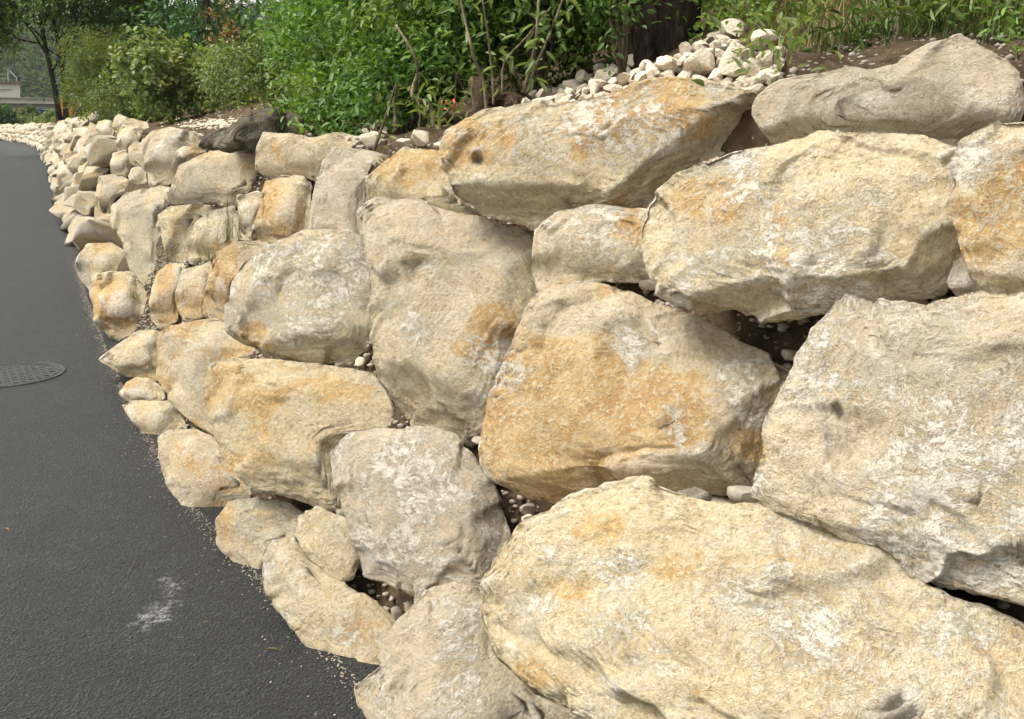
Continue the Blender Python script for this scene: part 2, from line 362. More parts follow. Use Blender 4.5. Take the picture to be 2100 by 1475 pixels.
def build_terrain():
    us = np.unique(np.concatenate([np.linspace(0, U0 + 8, 420), np.linspace(U0 + 8, U0 + 25, 220), np.linspace(U0 + 25, ULEN, 160)]))
    ws = np.unique(np.concatenate([np.linspace(0.05, 1.3, 70), np.linspace(1.3, 5, 110), np.linspace(5, 60, 30)]))
    Ug, Wg = np.meshgrid(us, ws, indexing='ij'); u = Ug.ravel(); w = Wg.ravel()
    x, y = from_uw(u, w); z = terr(u, w)
    P = np.stack([x, y, z], 1)
    nz = fbm(P * 3.0, 5, 5) * 0.07 + fbm(P * 14, 3, 9) * 0.02
    z = z + nz * np.clip(w / 0.3, 0.2, 1); P[:, 2] = z
    nu, nw = len(us), len(ws); i = np.arange(nu * nw).reshape(nu, nw)
    F = np.stack([i[:-1, :-1], i[1:, :-1], i[1:, 1:], i[:-1, 1:]], -1).reshape(-1, 4)
    o = link('embankment', mesh_of('embankment', P, F, M_SOIL)); tag(o, kind='structure')
    # path: strip that follows the wall
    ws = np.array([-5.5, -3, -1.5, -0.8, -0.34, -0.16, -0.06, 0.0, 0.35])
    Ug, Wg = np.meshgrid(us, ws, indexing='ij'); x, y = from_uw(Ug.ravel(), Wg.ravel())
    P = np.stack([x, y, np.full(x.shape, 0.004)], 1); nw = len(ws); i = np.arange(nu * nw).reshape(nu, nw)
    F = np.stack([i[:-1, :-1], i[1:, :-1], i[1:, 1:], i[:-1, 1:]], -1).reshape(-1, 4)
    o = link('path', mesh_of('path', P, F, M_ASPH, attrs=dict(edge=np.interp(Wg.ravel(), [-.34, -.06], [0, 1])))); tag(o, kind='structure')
    g = MB(); g.V = [(-450, -60, -0.3), (300, -60, -0.3), (300, 650, -0.3), (-450, 650, -0.3)]; g.F = [[0, 1, 2, 3]]
    tag(g.build('ground', M_GRASSBANK), kind='structure')
build_terrain()

# ---------------------------------------------------------------- boulders
_ico = {}
def ico(level):
    if level not in _ico:
        bm = bmesh.new(); bmesh.ops.create_icosphere(bm, subdivisions=level, radius=1.0)
        V = np.array([v.co[:] for v in bm.verts]); F = np.array([[v.index for v in f.verts] for f in bm.faces]); bm.free(); _ico[level] = (V, F)
    return _ico[level]
def vnormals(V, F):
    a, b, c = V[F[:, 0]], V[F[:, 1]], V[F[:, 2]]; n = np.cross(b - a, c - a); N = np.zeros_like(V)
    for k in range(3):
        for j in range(3): N[:, j] += np.bincount(F[:, k], n[:, j], len(V))
    return N / (np.linalg.norm(N, axis=1)[:, None] + 1e-12)

# coloured patches, pits: pixel x, y, half width, half height, strength
OCH = [(1200, 800, 190, 190, 1.5), (1330, 840, 120, 90, 1.3), (1120, 900, 110, 120, 1.4), (1560, 930, 70, 60, 1.2), (1160, 660, 90, 40, -1), (1400, 700, 140, 60, -1.4), (1380, 960, 130, 40, -1.0),
       (1320, 230, 130, 60, 1.3), (1210, 270, 90, 70, .9), (1000, 300, 60, 45, .8), (960, 270, 25, 40, 1.0), (1280, 340, 200, 40, -.4), (1500, 215, 60, 40, -.5),
       (820, 345, 60, 28, 1.8), (890, 330, 50, 30, .9), (1010, 640, 45, 28, 1.0), (990, 690, 60, 50, .8), (860, 620, 90, 120, -.5), (880, 800, 120, 60, -1),
       (1200, 490, 55, 28, 1.1), (1290, 470, 40, 45, 1.1), (1480, 400, 110, 60, .85), (1560, 480, 180, 70, .55), (1620, 550, 60, 40, .9), (1840, 350, 60, 30, .3),
       (1800, 500, 110, 90, -.7), (2050, 440, 70, 110, 1.5), (2020, 360, 60, 60, -.6), (2040, 270, 90, 30, -.5), (1780, 250, 150, 20, .5), (1780, 200, 220, 60, -.6),
       (1260, 1100, 60, 25, .9), (1190, 1210, 70, 30, .9), (1120, 1370, 90, 50, 1.0), (1500, 1150, 120, 40, .7), (1430, 1200, 90, 60, .6), (1620, 1160, 100, 40, .5), (1640, 1280, 110, 90, .45), (1950, 1330, 120, 60, .5),
       (1350, 1350, 70, 40, .9), (1900, 900, 90, 70, .15), (1750, 1000, 160, 200, -.5), (1680, 800, 80, 150, -.7),
       (560, 880, 130, 90, .75), (480, 790, 60, 50, .9), (700, 800, 90, 35, .7), (850, 1050, 170, 150, -.9), (740, 960, 50, 60, -.5),
       (520, 690, 60, 30, .8), (380, 720, 50, 60, .2), (455, 540, 22, 60, 1.6), (400, 590, 25, 50, .8), (340, 600, 25, 50, .9), (370, 640, 40, 30, 1),
       (590, 430, 50, 60, .9), (565, 305, 18, 30, 1.7), (640, 330, 50, 20, .6), (500, 350, 30, 40, .3), (520, 410, 20, 60, .3), (355, 470, 20, 60, .8), (230, 620, 50, 60, 1.0), (150, 500, 30, 40, .6), (210, 520, 30, 25, .7),
       (280, 790, 45, 15, .9), (300, 730, 40, 40, .5), (440, 980, 80, 40, .7), (420, 1060, 60, 35, .8), (465, 1090, 18, 40, 1.1), (560, 1050, 60, 22, .7), (640, 1230, 70, 35, .8), (740, 1290, 80, 40, .9), (680, 1060, 40, 20, .6), (900, 1400, 120, 80, -.7), (400, 312, 30, 12, 1.2), (440, 330, 30, 20, .3), (560, 600, 100, 60, .1), (720, 530, 40, 30, .5), (690, 420, 60, 90, -.8), (280, 480, 50, 90, -.2)]
CHK = [(1900, 960, 120, 70, 1.4), (1860, 1090, 110, 70, 1.2), (1680, 700, 50, 70, .9), (1700, 820, 80, 60, .4), (1980, 1180, 110, 40, 1.1), (2080, 870, 40, 80, 1.1), (1650, 530, 120, 50, 1.3), (1530, 380, 25, 45, 1.1), (1700, 600, 120, 30, .7), (1220, 250, 70, 50, 1.3), (1340, 270, 70, 70, .9), (1180, 330, 60, 30, .6),
       (1000, 750, 60, 60, 1.0), (840, 650, 50, 70, .7), (880, 990, 90, 70, 1.1), (840, 1110, 110, 60, .9), (1010, 1100, 30, 60, .7), (640, 560, 60, 40, 1.0), (560, 540, 60, 50, .6), (1540, 850, 40, 30, 1.1), (1500, 780, 50, 50, .8), (1290, 720, 30, 60, .8), (1380, 860, 20, 60, 0.8),
       (1130, 1250, 80, 40, .8), (1280, 1180, 90, 40, .8), (1420, 1290, 160, 90, .5), (1700, 1300, 180, 90, .5), (980, 1440, 90, 30, 1.1), (960, 1330, 30, 80, .7), (1010, 580, 60, 60, .3), (700, 1290, 60, 40, 1.0), (640, 880, 90, 50, .5), (1990, 330, 50, 50, 1.1), (1780, 210, 120, 30, .5), (520, 1060, 30, 40, .6), (1860, 800, 120, 90, .2)]
GRY = [(930, 800, 110, 60, 1.0), (1500, 960, 120, 50, .7), (1450, 330, 80, 60, 1.4), (1720, 260, 120, 40, .6), (1120, 1300, 40, 30, 1.2), (1890, 570, 80, 50, 1.3), (1750, 620, 120, 25, 1.1), (1850, 760, 160, 60, .7), (1000, 540, 80, 60, .9), (1230, 420, 120, 30, 1.0), (560, 650, 70, 50, .6), (640, 700, 90, 30, .8), (480, 1000, 60, 40, .6), (720, 400, 50, 70, .5), (1800, 200, 260, 90, .6), (280, 480, 60, 100, .5), (430, 370, 70, 50, .5), (990, 1130, 40, 80, .7), (1450, 1460, 60, 30, .8)]
PITS = [(992, 330, 14, 14, .09), (1728, 846, 13, 22, .02), (605, 575, 26, 22, .03), (1345, 1190, 50, 22, .03), (1420, 1100, 26, 40, .05), (1090, 1290, 50, 22, .04), (1620, 500, 50, 20, .02), (830, 420, 60, 12, .0), (1530, 240, 14, 40, .05), (2060, 430, 40, 40, .03), (1160, 1190, 40, 20, .02), (1330, 1370, 60, 22, .03), (1840, 1330, 90, 14, .02), (1960, 740, 120, 20, .02)]
DRK = [(1728, 838, 11, 12, 1.0), (1731, 852, 10, 13, 1.0), (992, 331, 11, 10, .7)]
def blob(L, qx, qy):
    v = np.zeros_like(qx)
    for x, y, a, b, s in L:
        if a > 0: v += s * np.exp(-(((qx - x) / a) ** 2 + ((qy - y) / b) ** 2))
    return v

STONES = []
def chaikin(P, n=1, k=0.22):
    for _ in range(n):
        Q = []
        for i in range(len(P)):
            a, b = P[i], P[(i+1) % len(P)]; Q += [a*(1-k) + b*k, a*k + b*(1-k)]
        P = np.array(Q)
    return P
def boulder(label, pts, level=5, push=0.0, tone=0.0, pink=0.0, facets=(), bulge=0.26, thick=0.75, ctr=None, seed=None, och=0.0, chk=0.0, gry=0.0, rough=1.0, name='limestone_boulder', cat='boulder', group=None, mat=None, grow=1.008, plane=None, nf=6):
    seed = seed if seed is not None else int(abs(pts[0][0] * 7 + pts[0][1] * 13)) % 9999
    r = np.random.default_rng(seed)
    tone += r.uniform(-.10, .10); pink += r.uniform(0, .3); gry += r.uniform(-.5, .3); och += r.uniform(-.35, .05)
    P = np.array(pts, float)
    x, y = P[:, 0], P[:, 1]; x2, y2 = np.roll(x, -1), np.roll(y, -1); cr = x * y2 - x2 * y; A = cr.sum() / 2
    c = np.array([((x + x2) * cr).sum(), ((y + y2) * cr).sum()]) / (6 * A) if ctr is None else np.array(ctr, float)
    # outline radius as a function of direction
    th = np.linspace(-math.pi, math.pi, 721); dirs = np.stack([np.cos(th), np.sin(th)], 1)
    a = P - c; b = np.roll(P, -1, 0) - c; e = b - a
    den = dirs[:, None, 0] * e[None, :, 1] - dirs[:, None, 1] * e[None, :, 0]
    den = np.where(abs(den) < 1e-9, 1e-9, den)
    t = (a[None, :, 0] * e[None, :, 1] - a[None, :, 1] * e[None, :, 0]) / den
    s = (a[None, :, 0] * dirs[:, None, 1] - a[None, :, 1] * dirs[:, None, 0]) / den
    ok = (t > 0) & (s >= -1e-6) & (s <= 1 + 1e-6); Rad = np.where(ok, t, 0).max(1)
    Rm = math.sqrt(abs(A) / math.pi)
    S, F = ico(level)
    ph = np.hypot(S[:, 0], S[:, 1]); k = 0.36
    rho = np.clip(ph, 0, 1) ** k; cz = np.sign(S[:, 2]) * np.abs(S[:, 2]) ** k
    ang = np.arctan2(S[:, 1], S[:, 0]); Rr = np.interp(ang, th, Rad) * grow
    # slightly ragged outline
    q3 = np.stack([np.cos(ang) * Rr / Rm * 2.2, np.sin(ang) * Rr / Rm * 2.2, np.full(len(ang), seed * 0.37)], 1)
    rg = fbm(q3 * 1.6, 5, seed % 97, .6); rg2 = fbm(q3 * 6, 4, 5, .6); Rr = Rr * (1 + rough * (0.026 * ledge(rg, 5, .3) + .018 * rg2))
    qx = c[0] + rho * Rr * np.cos(ang); qy = c[1] + rho * Rr * np.sin(ang)
    X = (qx - c[0]) / Rm; Y = (qy - c[1]) / Rm
    H = np.clip(cz, 0, 1); front = np.clip(cz * 4, 0, 1)
    # angular front: lower envelope of planes that touch a dome, then the faces seen in the photograph
    dx_ = rho * np.cos(ang); dy_ = rho * np.sin(ang)
    wob = 0.035 * fbm(np.stack([X * 2.6, Y * 2.6, np.full(len(X), seed * 0.11)], 1), 3, 3)
    Hf = np.full(len(H), 9.0); npl = 8 + seed % 4; tx, ty = r.uniform(-.22, .22, 2)
    for i in range(npl):
        pr = 0.30 + 0.62 * (i / (npl - 1)) ** .6; pa = i * 2.39996 + r.uniform(-.5, .5)
        g0 = -1.5 * pr ** 2.4 * r.uniform(.55, 1.5); f0 = 1 - .30 * pr ** 3
        pl = f0 + g0 * ((dx_ * math.cos(pa) + dy_ * math.sin(pa)) - pr) + r.uniform(-.10, .06) + wob * .6
        Hf = np.minimum(Hf, pl)
    Hf = np.minimum(Hf, 1.0 + tx * dx_ + ty * dy_ + wob * .5)
    H = np.where(cz > 0, np.clip(np.minimum(Hf, 1.5 * H), 0, 1.15), H)
    if not facets:
        facets = [(c[0] + .28 * Rm, c[1], r.uniform(-15, 35), r.uniform(1.0, 1.9), .85), (c[0], c[1] + .3 * Rm, r.uniform(70, 115), r.uniform(1.1, 2.0), .85), (c[0], c[1] - .3 * Rm, r.uniform(-120, -70), r.uniform(.8, 1.4), .9)]
    for f in facets:
        fx, fy, an, sl = f[:4]; h0 = f[4] if len(f) > 4 else 0.9
        pl = h0 - sl * (((qx - fx) / Rm) * math.cos(R(an)) + ((qy - fy) / Rm) * math.sin(R(an))) + wob * .8
        H = np.where(cz > 0, np.minimum(H, np.maximum(pl, 0.02 + 0.30 * H)), H)
    # place it on the wall's battered face
    Cw = hit(c[0], c[1], surf='wall') if plane is None else np.array(plane, float)
    if Cw is None: return None
    v = Cw - CAM; dist = np.linalg.norm(v); v /= dist
    u_, w_ = uw(Cw); du = from_uw(u_ + 0.05, w_); du0 = from_uw(u_ - 0.05, w_)
    tan = np.array([du[0][0] - du0[0][0], du[1][0] - du0[1][0], 0]); tan /= np.linalg.norm(tan)
    nw_ = np.cross(tan, np.array([0, 0, 1.0])); nw_ = -nw_ if nw_ @ v > 0 and abs(nw_ @ v) > 0.0 else nw_
    if plane is None: N = nw_ * 0.55 + np.array([0, 0, 0.26]) - v * 0.75
    else: N = np.array([0, 0, 0.35]) - v
    N /= np.linalg.norm(N)
    C2 = Cw - v * push
    d = ray(qx, qy); tt = ((C2 - CAM) @ N) / (d @ N); W = CAM + d * tt[:, None]
    s_ = 2 * Rm * dist / FPX                              # world diameter
    back = -v * 0.9 + nw_ * 0.12 if plane is None else -v; back = back / np.linalg.norm(back)
    off = np.where(cz[:, None] > 0, -v[None] * (H * bulge * s_)[:, None], back[None] * (cz * thick * s_)[:, None])
    taper = np.where(cz < 0, 1 - 0.45 * np.abs(cz), 1.0)
    W = C2 + (W - C2) * taper[:, None] + off
    Nn = vnormals(W, F)
    if (Nn * (W - C2)).sum(1).mean() < 0: Nn = -Nn; F = F[:, ::-1]
    o3 = np.array([seed * 1.37 % 50, seed * 0.71 % 50, seed * 0.33 % 50])
    L = W + o3; sc = max(s_, 0.12)
    wv = np.stack([pn(L * 2.2 / sc, 21), pn(L * 2.2 / sc, 22), pn(L * 2.2 / sc, 23)], 1) * 0.10 * sc
    Lw = L + wv
    rdg = lambda P_, o_, sd_: 1 - 2.2 * np.abs(fbm(P_, o_, sd_, 0.5))
    nn = fbm(Lw * 1.5 / sc, 4, seed % 50 + 1, 0.5); d1 = 0.25 * nn + 0.75 * ledge(nn, 5, 0.10)
    fx = rdg(Lw * np.array([1.0, 1.0, 2.0]) * 1.9 / sc, 4, 40)
    gx = fbm(Lw * np.array([1.0, 1.0, 2.6]) * 4.2 / sc, 4, 47, 0.55); d2 = ledge(gx, 5, 0.10)
    fz = rdg(Lw * 6.5 / sc + 9, 4, 55)
    h4 = fbm(Lw * np.array([1, 1, 1.7]) * 11 / sc, 4, 77, .6); dd = sc * rough * (0.012 * d1 + 0.007 * (fx - .5) + 0.018 * d2 + 0.008 * fz + 0.008 * ledge(h4, 5, .2) + 0.004 * fbm(L * 30 / sc, 3, 71))
    # broken chips: random cells with their own height and tilt
    ns = 46; sd = C2 + r.normal(size=(ns, 3)) * s_ * .36 + nw_ * 0; Wp = W + wv * .8 + np.stack([fbm(L * 5 / sc, 3, 80 + q_) for q_ in range(3)], 1) * sc * .07
    best = np.full(len(W), 9e9); cell = np.zeros(len(W), int); sec = np.full(len(W), 9e9)
    for q_ in range(ns):
        dq = ((Wp - sd[q_]) ** 2).sum(1); m_ = dq < best; sec = np.where(m_, best, np.minimum(sec, dq)); cell[m_] = q_; best = np.minimum(best, dq)
    eg = np.clip((np.sqrt(sec) - np.sqrt(best)) / (sc * .022), 0, 1); tl_ = r.normal(size=(ns, 3)) * .085; of_ = r.uniform(-1, 1, ns) * .010 * sc
    chip = (of_[cell] + (tl_[cell] * (W - sd[cell])).sum(1) * .9) * eg
    dd = dd + rough * np.clip(chip, -.05 * sc, .05 * sc)
    edge = 0.5 + 0.5 * np.abs(cz)                       # keep the outline where it was traced
    W = W + Nn * (dd * edge)[:, None]
    if len(pts) and plane is None or True:
        pd = np.zeros(len(W))
        for x_, y_, a_, b_, s2 in PITS:
            if s2: pd += s2 * np.exp(-(((qx - x_) / a_) ** 2 + ((qy - y_) / b_) ** 2) ** 1.5)
        W = W + v[None] * (pd * .35 * (cz > 0))[:, None]
    att = dict(ochre=blob(OCH, qx, qy) + och, chalk=blob(CHK, qx, qy) + chk, grey=blob(GRY, qx, qy) + gry, dark=np.clip(blob(DRK, qx, qy) * 2.2 - .6, 0, 1))
    me = mesh_of(name, W - Cw, F, mat or M_ROCK, attrs=att)
    o = link(name, me, Cw); tag(o, label, cat, group); o['tone'] = float(tone); o['pink'] = float(pink)
    STONES.append(P); return o
G = 'limestone boulders stacked in the dry stone wall'
def B(label, pts, **k): return boulder(label, pts, group=G, **k)

B('Largest boulder, broad yellow cream slab filling the bottom right corner',
  [(1015,1205),(1050,1130),(1100,1075),(1190,1040),(1290,1010),(1350,1006),(1400,1026),(1450,1048),(1500,1054),(1590,1052),(1690,1068),(1740,1110),(1830,1170),(1870,1212),(1960,1250),(2060,1290),(2180,1360),(2180,1640),(1560,1640),(1260,1475),(1130,1410),(1045,1330),(1020,1260)],
  level=7, ctr=(1620,1330), facets=[(1500,1110,-95,1.1,.95),(1150,1290,140,1.5,.8),(1290,1130,-120,.9,.8),(1850,1260,-40,.9,.85),(1420,1180,190,.5,.9)], tone=.45, och=.10, chk=.1, push=.03, bulge=.22)
B('Big pale whitish slab at the right edge with a small dark chip on its face',
  [(1555,1010),(1570,950),(1590,860),(1640,760),(1680,690),(1740,612),(1790,628),(1900,640),(1990,612),(2180,620),(2180,1270),(2100,1240),(1980,1205),(1870,1172),(1850,1140),(1805,1105),(1760,1105),(1710,1070),(1600,1040)],
  level=7, facets=[(1840,690,-90,.9,.85),(1640,850,195,.9,.85),(1700,1080,110,1.2,.7),(2000,800,10,.25,.95)], tone=.4, pink=.4, chk=.08, och=-.25, push=.05, bulge=.2)
B('Large bright orange ochre boulder in the middle of the wall',
  [(1010,925),(1020,830),(1050,740),(1090,650),(1120,605),(1180,588),(1240,592),(1300,612),(1370,640),(1440,652),(1500,700),(1600,745),(1642,766),(1630,810),(1590,880),(1568,980),(1520,1010),(1420,1000),(1300,1012),(1230,1030),(1180,1035),(1100,1015),(1050,985),(1015,965)],
  level=7, facets=[(1500,860,30,1.3,.8),(1300,955,88,1.9,.8),(1330,710,-62,1.3,.9),(1080,900,185,.7,.9)], och=.05, pink=.3, bulge=.26, tone=.15)
B('Big oval yellow cream boulder resting over the dark hollow',
  [(1330,470),(1340,420),(1380,380),(1430,345),(1500,320),(1590,300),(1680,278),(1790,280),(1880,290),(1948,322),(1966,400),(1970,510),(1950,560),(1920,598),(1840,612),(1740,630),(1640,642),(1560,640),(1480,618),(1400,600),(1360,570),(1338,530)],
  level=7, facets=[(1650,575,85,2.0,.8),(1890,500,35,1.5,.8),(1600,350,-95,.8,.95),(1390,470,180,.7,.9)], tone=.5, och=.0, chk=.2, push=.06, bulge=.26)
B('Boulder cut by the right edge, covered in rusty brown ochre stain',
  [(1952,335),(1975,290),(2030,255),(2180,240),(2180,640),(2080,612),(2020,592),(1990,560),(1970,500),(1958,420)],
  level=6, facets=[(2020,310,-110,1.2,.8),(2040,560,100,1.2,.8)], push=.05, tone=.1)
B('Small smooth brown grey stone wedged under the rusty boulder at the right edge',
  [(1943,580),(1955,540),(1978,522),(2005,552),(2045,602),(2010,612),(1960,606)], level=4, push=-.02, tone=-.5, pink=1, gry=1, och=-1, chk=-1, rough=.5)
B('Long grey slab with a peaked top, topmost at the right under the grassy bank',
  [(1558,205),(1600,172),(1680,156),(1740,138),(1790,148),(1830,138),(1880,108),(1960,77),(2000,90),(2030,112),(2060,128),(2085,170),(2087,220),(2075,245),(2030,280),(1970,310),(1950,325),(1870,300),(1760,290),(1670,290),(1590,298),(1572,270),(1556,235)],
  level=6, facets=[(1800,235,88,1.9,.85),(1900,150,-60,.7,.95),(1620,200,-120,.5,.95)], pink=.7, gry=.25, och=-.1, tone=-.02, chk=-.15, push=-.05)
B('Long massive boulder with white scarred orange face, topmost in the centre of the wall',
  [(920,300),(930,275),(1000,235),(1080,220),(1150,215),(1240,200),(1320,175),(1370,165),(1430,175),(1480,185),(1530,190),(1557,206),(1548,250),(1562,292),(1500,316),(1430,350),(1372,392),(1338,425),(1230,430),(1160,442),(1110,466),(1050,450),(990,440),(972,420),(940,400),(925,350)],
  level=7, ctr=(1240,320), facets=[(1410,270,52,1.9,.85),(1150,395,95,1.9,.8),(1180,240,-95,1.0,.85),(960,320,190,.8,.85)], och=.1, push=.0, tone=.1, chk=.15)
B('Orange topped boulder left of the long massive one, above the tall slab',
  [(753,365),(790,332),(830,305),(870,308),(930,318),(935,370),(965,400),(980,440),(940,438),(870,425),(800,428),(757,412)],
  level=5, facets=[(830,340,-110,1.1,.9),(800,390,120,1.4,.8)], och=.3)
B('Tall upright pinkish grey slab in the centre with brown stained patches at its right',
  [(745,445),(775,418),(850,422),(920,440),(1000,450),(1060,470),(1100,500),(1117,570),(1110,612),(1078,690),(1048,760),(1022,830),(1000,872),(960,895),(930,900),(860,880),(820,845),(790,790),(770,730),(765,660),(760,560),(750,490)],
  level=6, facets=[(890,780,115,1.3,.8),(940,510,-72,1.5,.85),(1040,620,10,1.1,.8),(790,600,185,.7,.9)], pink=.45, tone=.02, push=.03)
B('Small white and ochre boulder between the tall slab and the oval boulder',
  [(1093,550),(1103,475),(1150,437),(1220,422),(1300,430),(1338,436),(1342,520),(1358,562),(1330,578),(1240,575),(1190,582),(1140,592),(1115,604),(1100,582)],
  level=5, facets=[(1230,525,95,1.4,.8),(1180,450,-110,1.0,.9)], tone=.4, chk=.35)
B('Pinkish grey rough boulder standing between the orange boulder and the road edge stones',
  [(685,930),(720,895),(780,885),(840,882),(880,885),(930,905),(970,950),(1010,1010),(1030,1060),(1048,1120),(1024,1180),(1012,1215),(940,1200),(905,1210),(870,1230),(850,1215),(790,1190),(750,1180),(738,1140),(720,1080),(700,1010)],
  level=6, facets=[(970,1080,0,1.6,.8),(900,960,-48,1.1,.85),(860,1160,95,.9,.85)], pink=.9, chk=.3, och=-.2, gry=.1, push=.05, tone=-.02)
B('Long yellowish rough boulder lying below the pale rounded boulder at left',
  [(420,800),(440,750),(480,737),(560,742),(680,755),(760,770),(790,800),(800,835),(865,885),(780,888),(715,897),(690,925),(690,1000),(697,1042),(640,1035),(570,1005),(520,1000),(500,975),(455,930),(440,870)],
  level=6, facets=[(620,790,-75,1.1,.9),(480,850,165,1.0,.85),(620,980,100,1.0,.8)], och=.2, tone=.12, push=.02)
B('Brown streaked boulder with a flat pale top, left of the long yellowish one',
  [(325,700),(340,670),(400,660),(450,655),(480,680),(560,700),(610,738),(480,745),(440,760),(425,800),(430,850),(455,905),(400,870),(370,842),(345,812),(325,772)],
  level=5, ctr=(410,745), facets=[(430,700,-80,1.6,.9),(380,760,170,1.1,.9)], och=.25, tone=.05)
B('Pale rounded boulder with a shallow white dimple, left of the tall upright slab',
  [(473,620),(485,570),(520,535),(550,510),(600,490),(650,480),(710,478),(750,500),(763,560),(768,650),(772,735),(730,750),(650,742),(590,722),(520,697),(480,672)],
  level=6, facets=[(620,690,85,1.5,.85),(640,520,-95,.9,.9),(720,560,-20,.7,.9)], gry=.3, chk=.35, tone=.08, push=.03)
B('Orange edged upright stone just left of the pale rounded boulder',
  [(413,645),(428,570),(440,520),(480,497),(540,495),(560,508),(505,545),(485,580),(475,640),(480,670),(440,664)], level=5, ctr=(455,580), och=.3, pink=.3)
B('Narrow stone in the pair beside the orange edged upright stone',
  [(360,600),(375,555),(430,537),(442,542),(428,590),(418,650),(382,662),(365,640)], level=4, gry=.3)
B('Narrow upright cream stone, left one of the pair above the brown streaked boulder',
  [(307,620),(320,560),(345,540),(388,540),(372,570),(364,620),(366,658),(345,667),(325,676),(310,652)], level=4, och=.2)
B('Tall smooth grey boulder tapering downward, right of the bend in the road edge',
  [(228,425),(260,397),(330,382),(352,388),(347,420),(330,450),(335,500),(330,530),(337,552),(322,597),(300,592),(270,557),(250,490),(230,460)], level=5, gry=.3, tone=.03, och=-.1, facets=[(290,420,-100,1.0,.9)])
B('Tan stone with a shadowed right side, between the tall grey boulder and the grass tufts',
  [(325,442),(350,425),(400,418),(430,424),(444,436),(403,458),(392,500),(387,537),(345,537),(335,500)], level=5, facets=[(370,450,30,1.2,.9)])
B('Rounded cream stone with grass tufts growing at its right side',
  [(385,502),(400,455),(440,430),(480,425),(490,450),(490,492),(472,512),(430,532),(390,540)], level=5, gry=.2)
B('Long leaning grey tan boulder below the dark mossy boulder',
  [(350,392),(370,340),(400,325),(430,312),(480,305),(530,298),(547,330),(532,370),(542,390),(492,402),(484,428),(440,417),(400,417),(350,422)], level=5, gry=.3, pink=.3, facets=[(440,400,95,1.2,.8)])
B('Top row boulder with a bright ochre patch at its left end',
  [(528,302),(540,272),(590,274),(640,284),(700,275),(740,284),(770,306),(702,304),(680,322),(662,350),(652,372),(600,357),(545,362),(525,345)], level=5, ctr=(610,318), facets=[(620,330,90,1.2,.9)], gry=.1)
B('Pinkish upright boulder left of the orange topped one',
  [(650,370),(665,330),(690,305),(740,308),(805,320),(772,345),(757,380),(753,440),(747,482),(735,497),(690,477),(650,482),(636,476),(640,420)], level=5, pink=1.0, chk=.2, ctr=(700,395), facets=[(720,350,-80,1,.9),(735,420,10,1,.8)])
B('Yellow upright stone with a rounded top, left of the pinkish one',
  [(543,372),(580,357),(620,362),(638,376),(637,420),(636,472),(622,492),(570,502),(525,492),(520,470),(535,420)], level=5, och=.15, tone=.15)
B('Narrow pale block squeezed to the left of the yellow upright stone',
  [(487,402),(530,393),(542,402),(532,440),(520,470),(517,494),(490,492)], level=4)
B('Top row grey boulder with a sloping top, left of the dark mossy boulder',
  [(293,292),(310,270),(350,262),(400,274),(445,294),(442,310),(402,327),(372,338),(352,377),(310,382),(298,340)], level=5, gry=.35, pink=.2, ctr=(345,315))
B('Thin yellow wedge stone lying on the sloping grey top row boulder', [(358,314),(375,300),(432,304),(404,318),(376,326)], level=3, och=.4, push=.12)
B('Pointed stone jutting toward the road beside the manhole cover',
  [(204,737),(226,720),(249,702),(283,680),(311,677),(333,684),(332,721),(328,747),(332,782),(306,779),(260,773),(226,756)], level=5, gry=.2)
B('Small yellow capstone at the road edge, upper one of the two flat stones',
  [(240,806),(260,784),(283,773),(309,777),(331,794),(340,818),(323,826),(271,828)], level=4, och=.2, tone=.1)
B('Flat grey stone at the road edge under the small yellow capstone',
  [(248,831),(271,824),(323,822),(345,822),(362,840),(380,864),(384,886),(345,890),(332,897),(328,918),(304,903),(275,866)], level=4, gry=.4)
B('Pinkish boulder at the road edge with curved grain on its broken side',
  [(327,900),(345,885),(400,881),(440,898),(465,940),(505,978),(548,1008),(532,1029),(480,1032),(462,1040),(455,1070),(452,1110),(403,1068),(376,1048),(344,993),(328,941)], level=5, pink=.4, tone=.1, ctr=(415,970), facets=[(400,930,-80,1,.9),(430,1020,70,1.1,.85)])
B('Boulder at the road edge with an ochre left end, above the low slab',
  [(446,1067),(470,1031),(530,1024),(580,1030),(618,1048),(632,1078),(626,1116),(572,1122),(552,1140),(548,1170),(548,1214),(504,1178),(447,1116)], level=5, ctr=(520,1085), och=.1, facets=[(540,1050,-90,1.2,.9)])
B('Small cracked cream stone sitting on the soil ledge behind the road edge slab',
  [(600,1102),(614,1060),(650,1040),(702,1060),(722,1082),(737,1152),(722,1187),(690,1192),(660,1162),(610,1132)], level=5, push=.06, tone=.05, och=-.1, facets=[(650,1080,200,.8,.9)])
B('Long low slab along the road edge with its broken front toward the asphalt',
  [(538,1150),(558,1112),(606,1104),(634,1150),(692,1188),(760,1230),(832,1286),(828,1335),(798,1374),(744,1412),(702,1382),(678,1357),(633,1323),(591,1269),(541,1213)], level=6, ctr=(670,1255), facets=[(690,1240,-50,1.4,.9)], gry=.1, chk=.2)
B('Grey pointed boulder at the bottom edge beside the asphalt',
  [(736,1410),(790,1355),(820,1280),(870,1225),(930,1205),(965,1215),(1010,1255),(1032,1310),(1060,1350),(1100,1390),(1165,1432),(1250,1510),(1200,1600),(850,1600),(770,1500),(743,1440)],
  level=6, ctr=(950,1410), facets=[(960,1330,-10,1.0,.85),(870,1350,195,.8,.9)], pink=.35, och=-.5, gry=.25, chk=.15, push=.06, tone=-.02)
B('Rough yellow brown boulder at the road edge where dark asphalt begins to curve',
  [(187,600),(195,570),(230,558),(268,560),(300,598),(307,650),(303,682),(262,692),(240,700),(220,682),(195,662)], level=5, och=.4, rough=1.5, gry=.1)
B('Boulder at the road edge just behind the rough yellow brown one', [(155,542),(178,502),(230,498),(260,520),(264,556),(200,570),(190,602),(165,572)], level=4, och=.2)
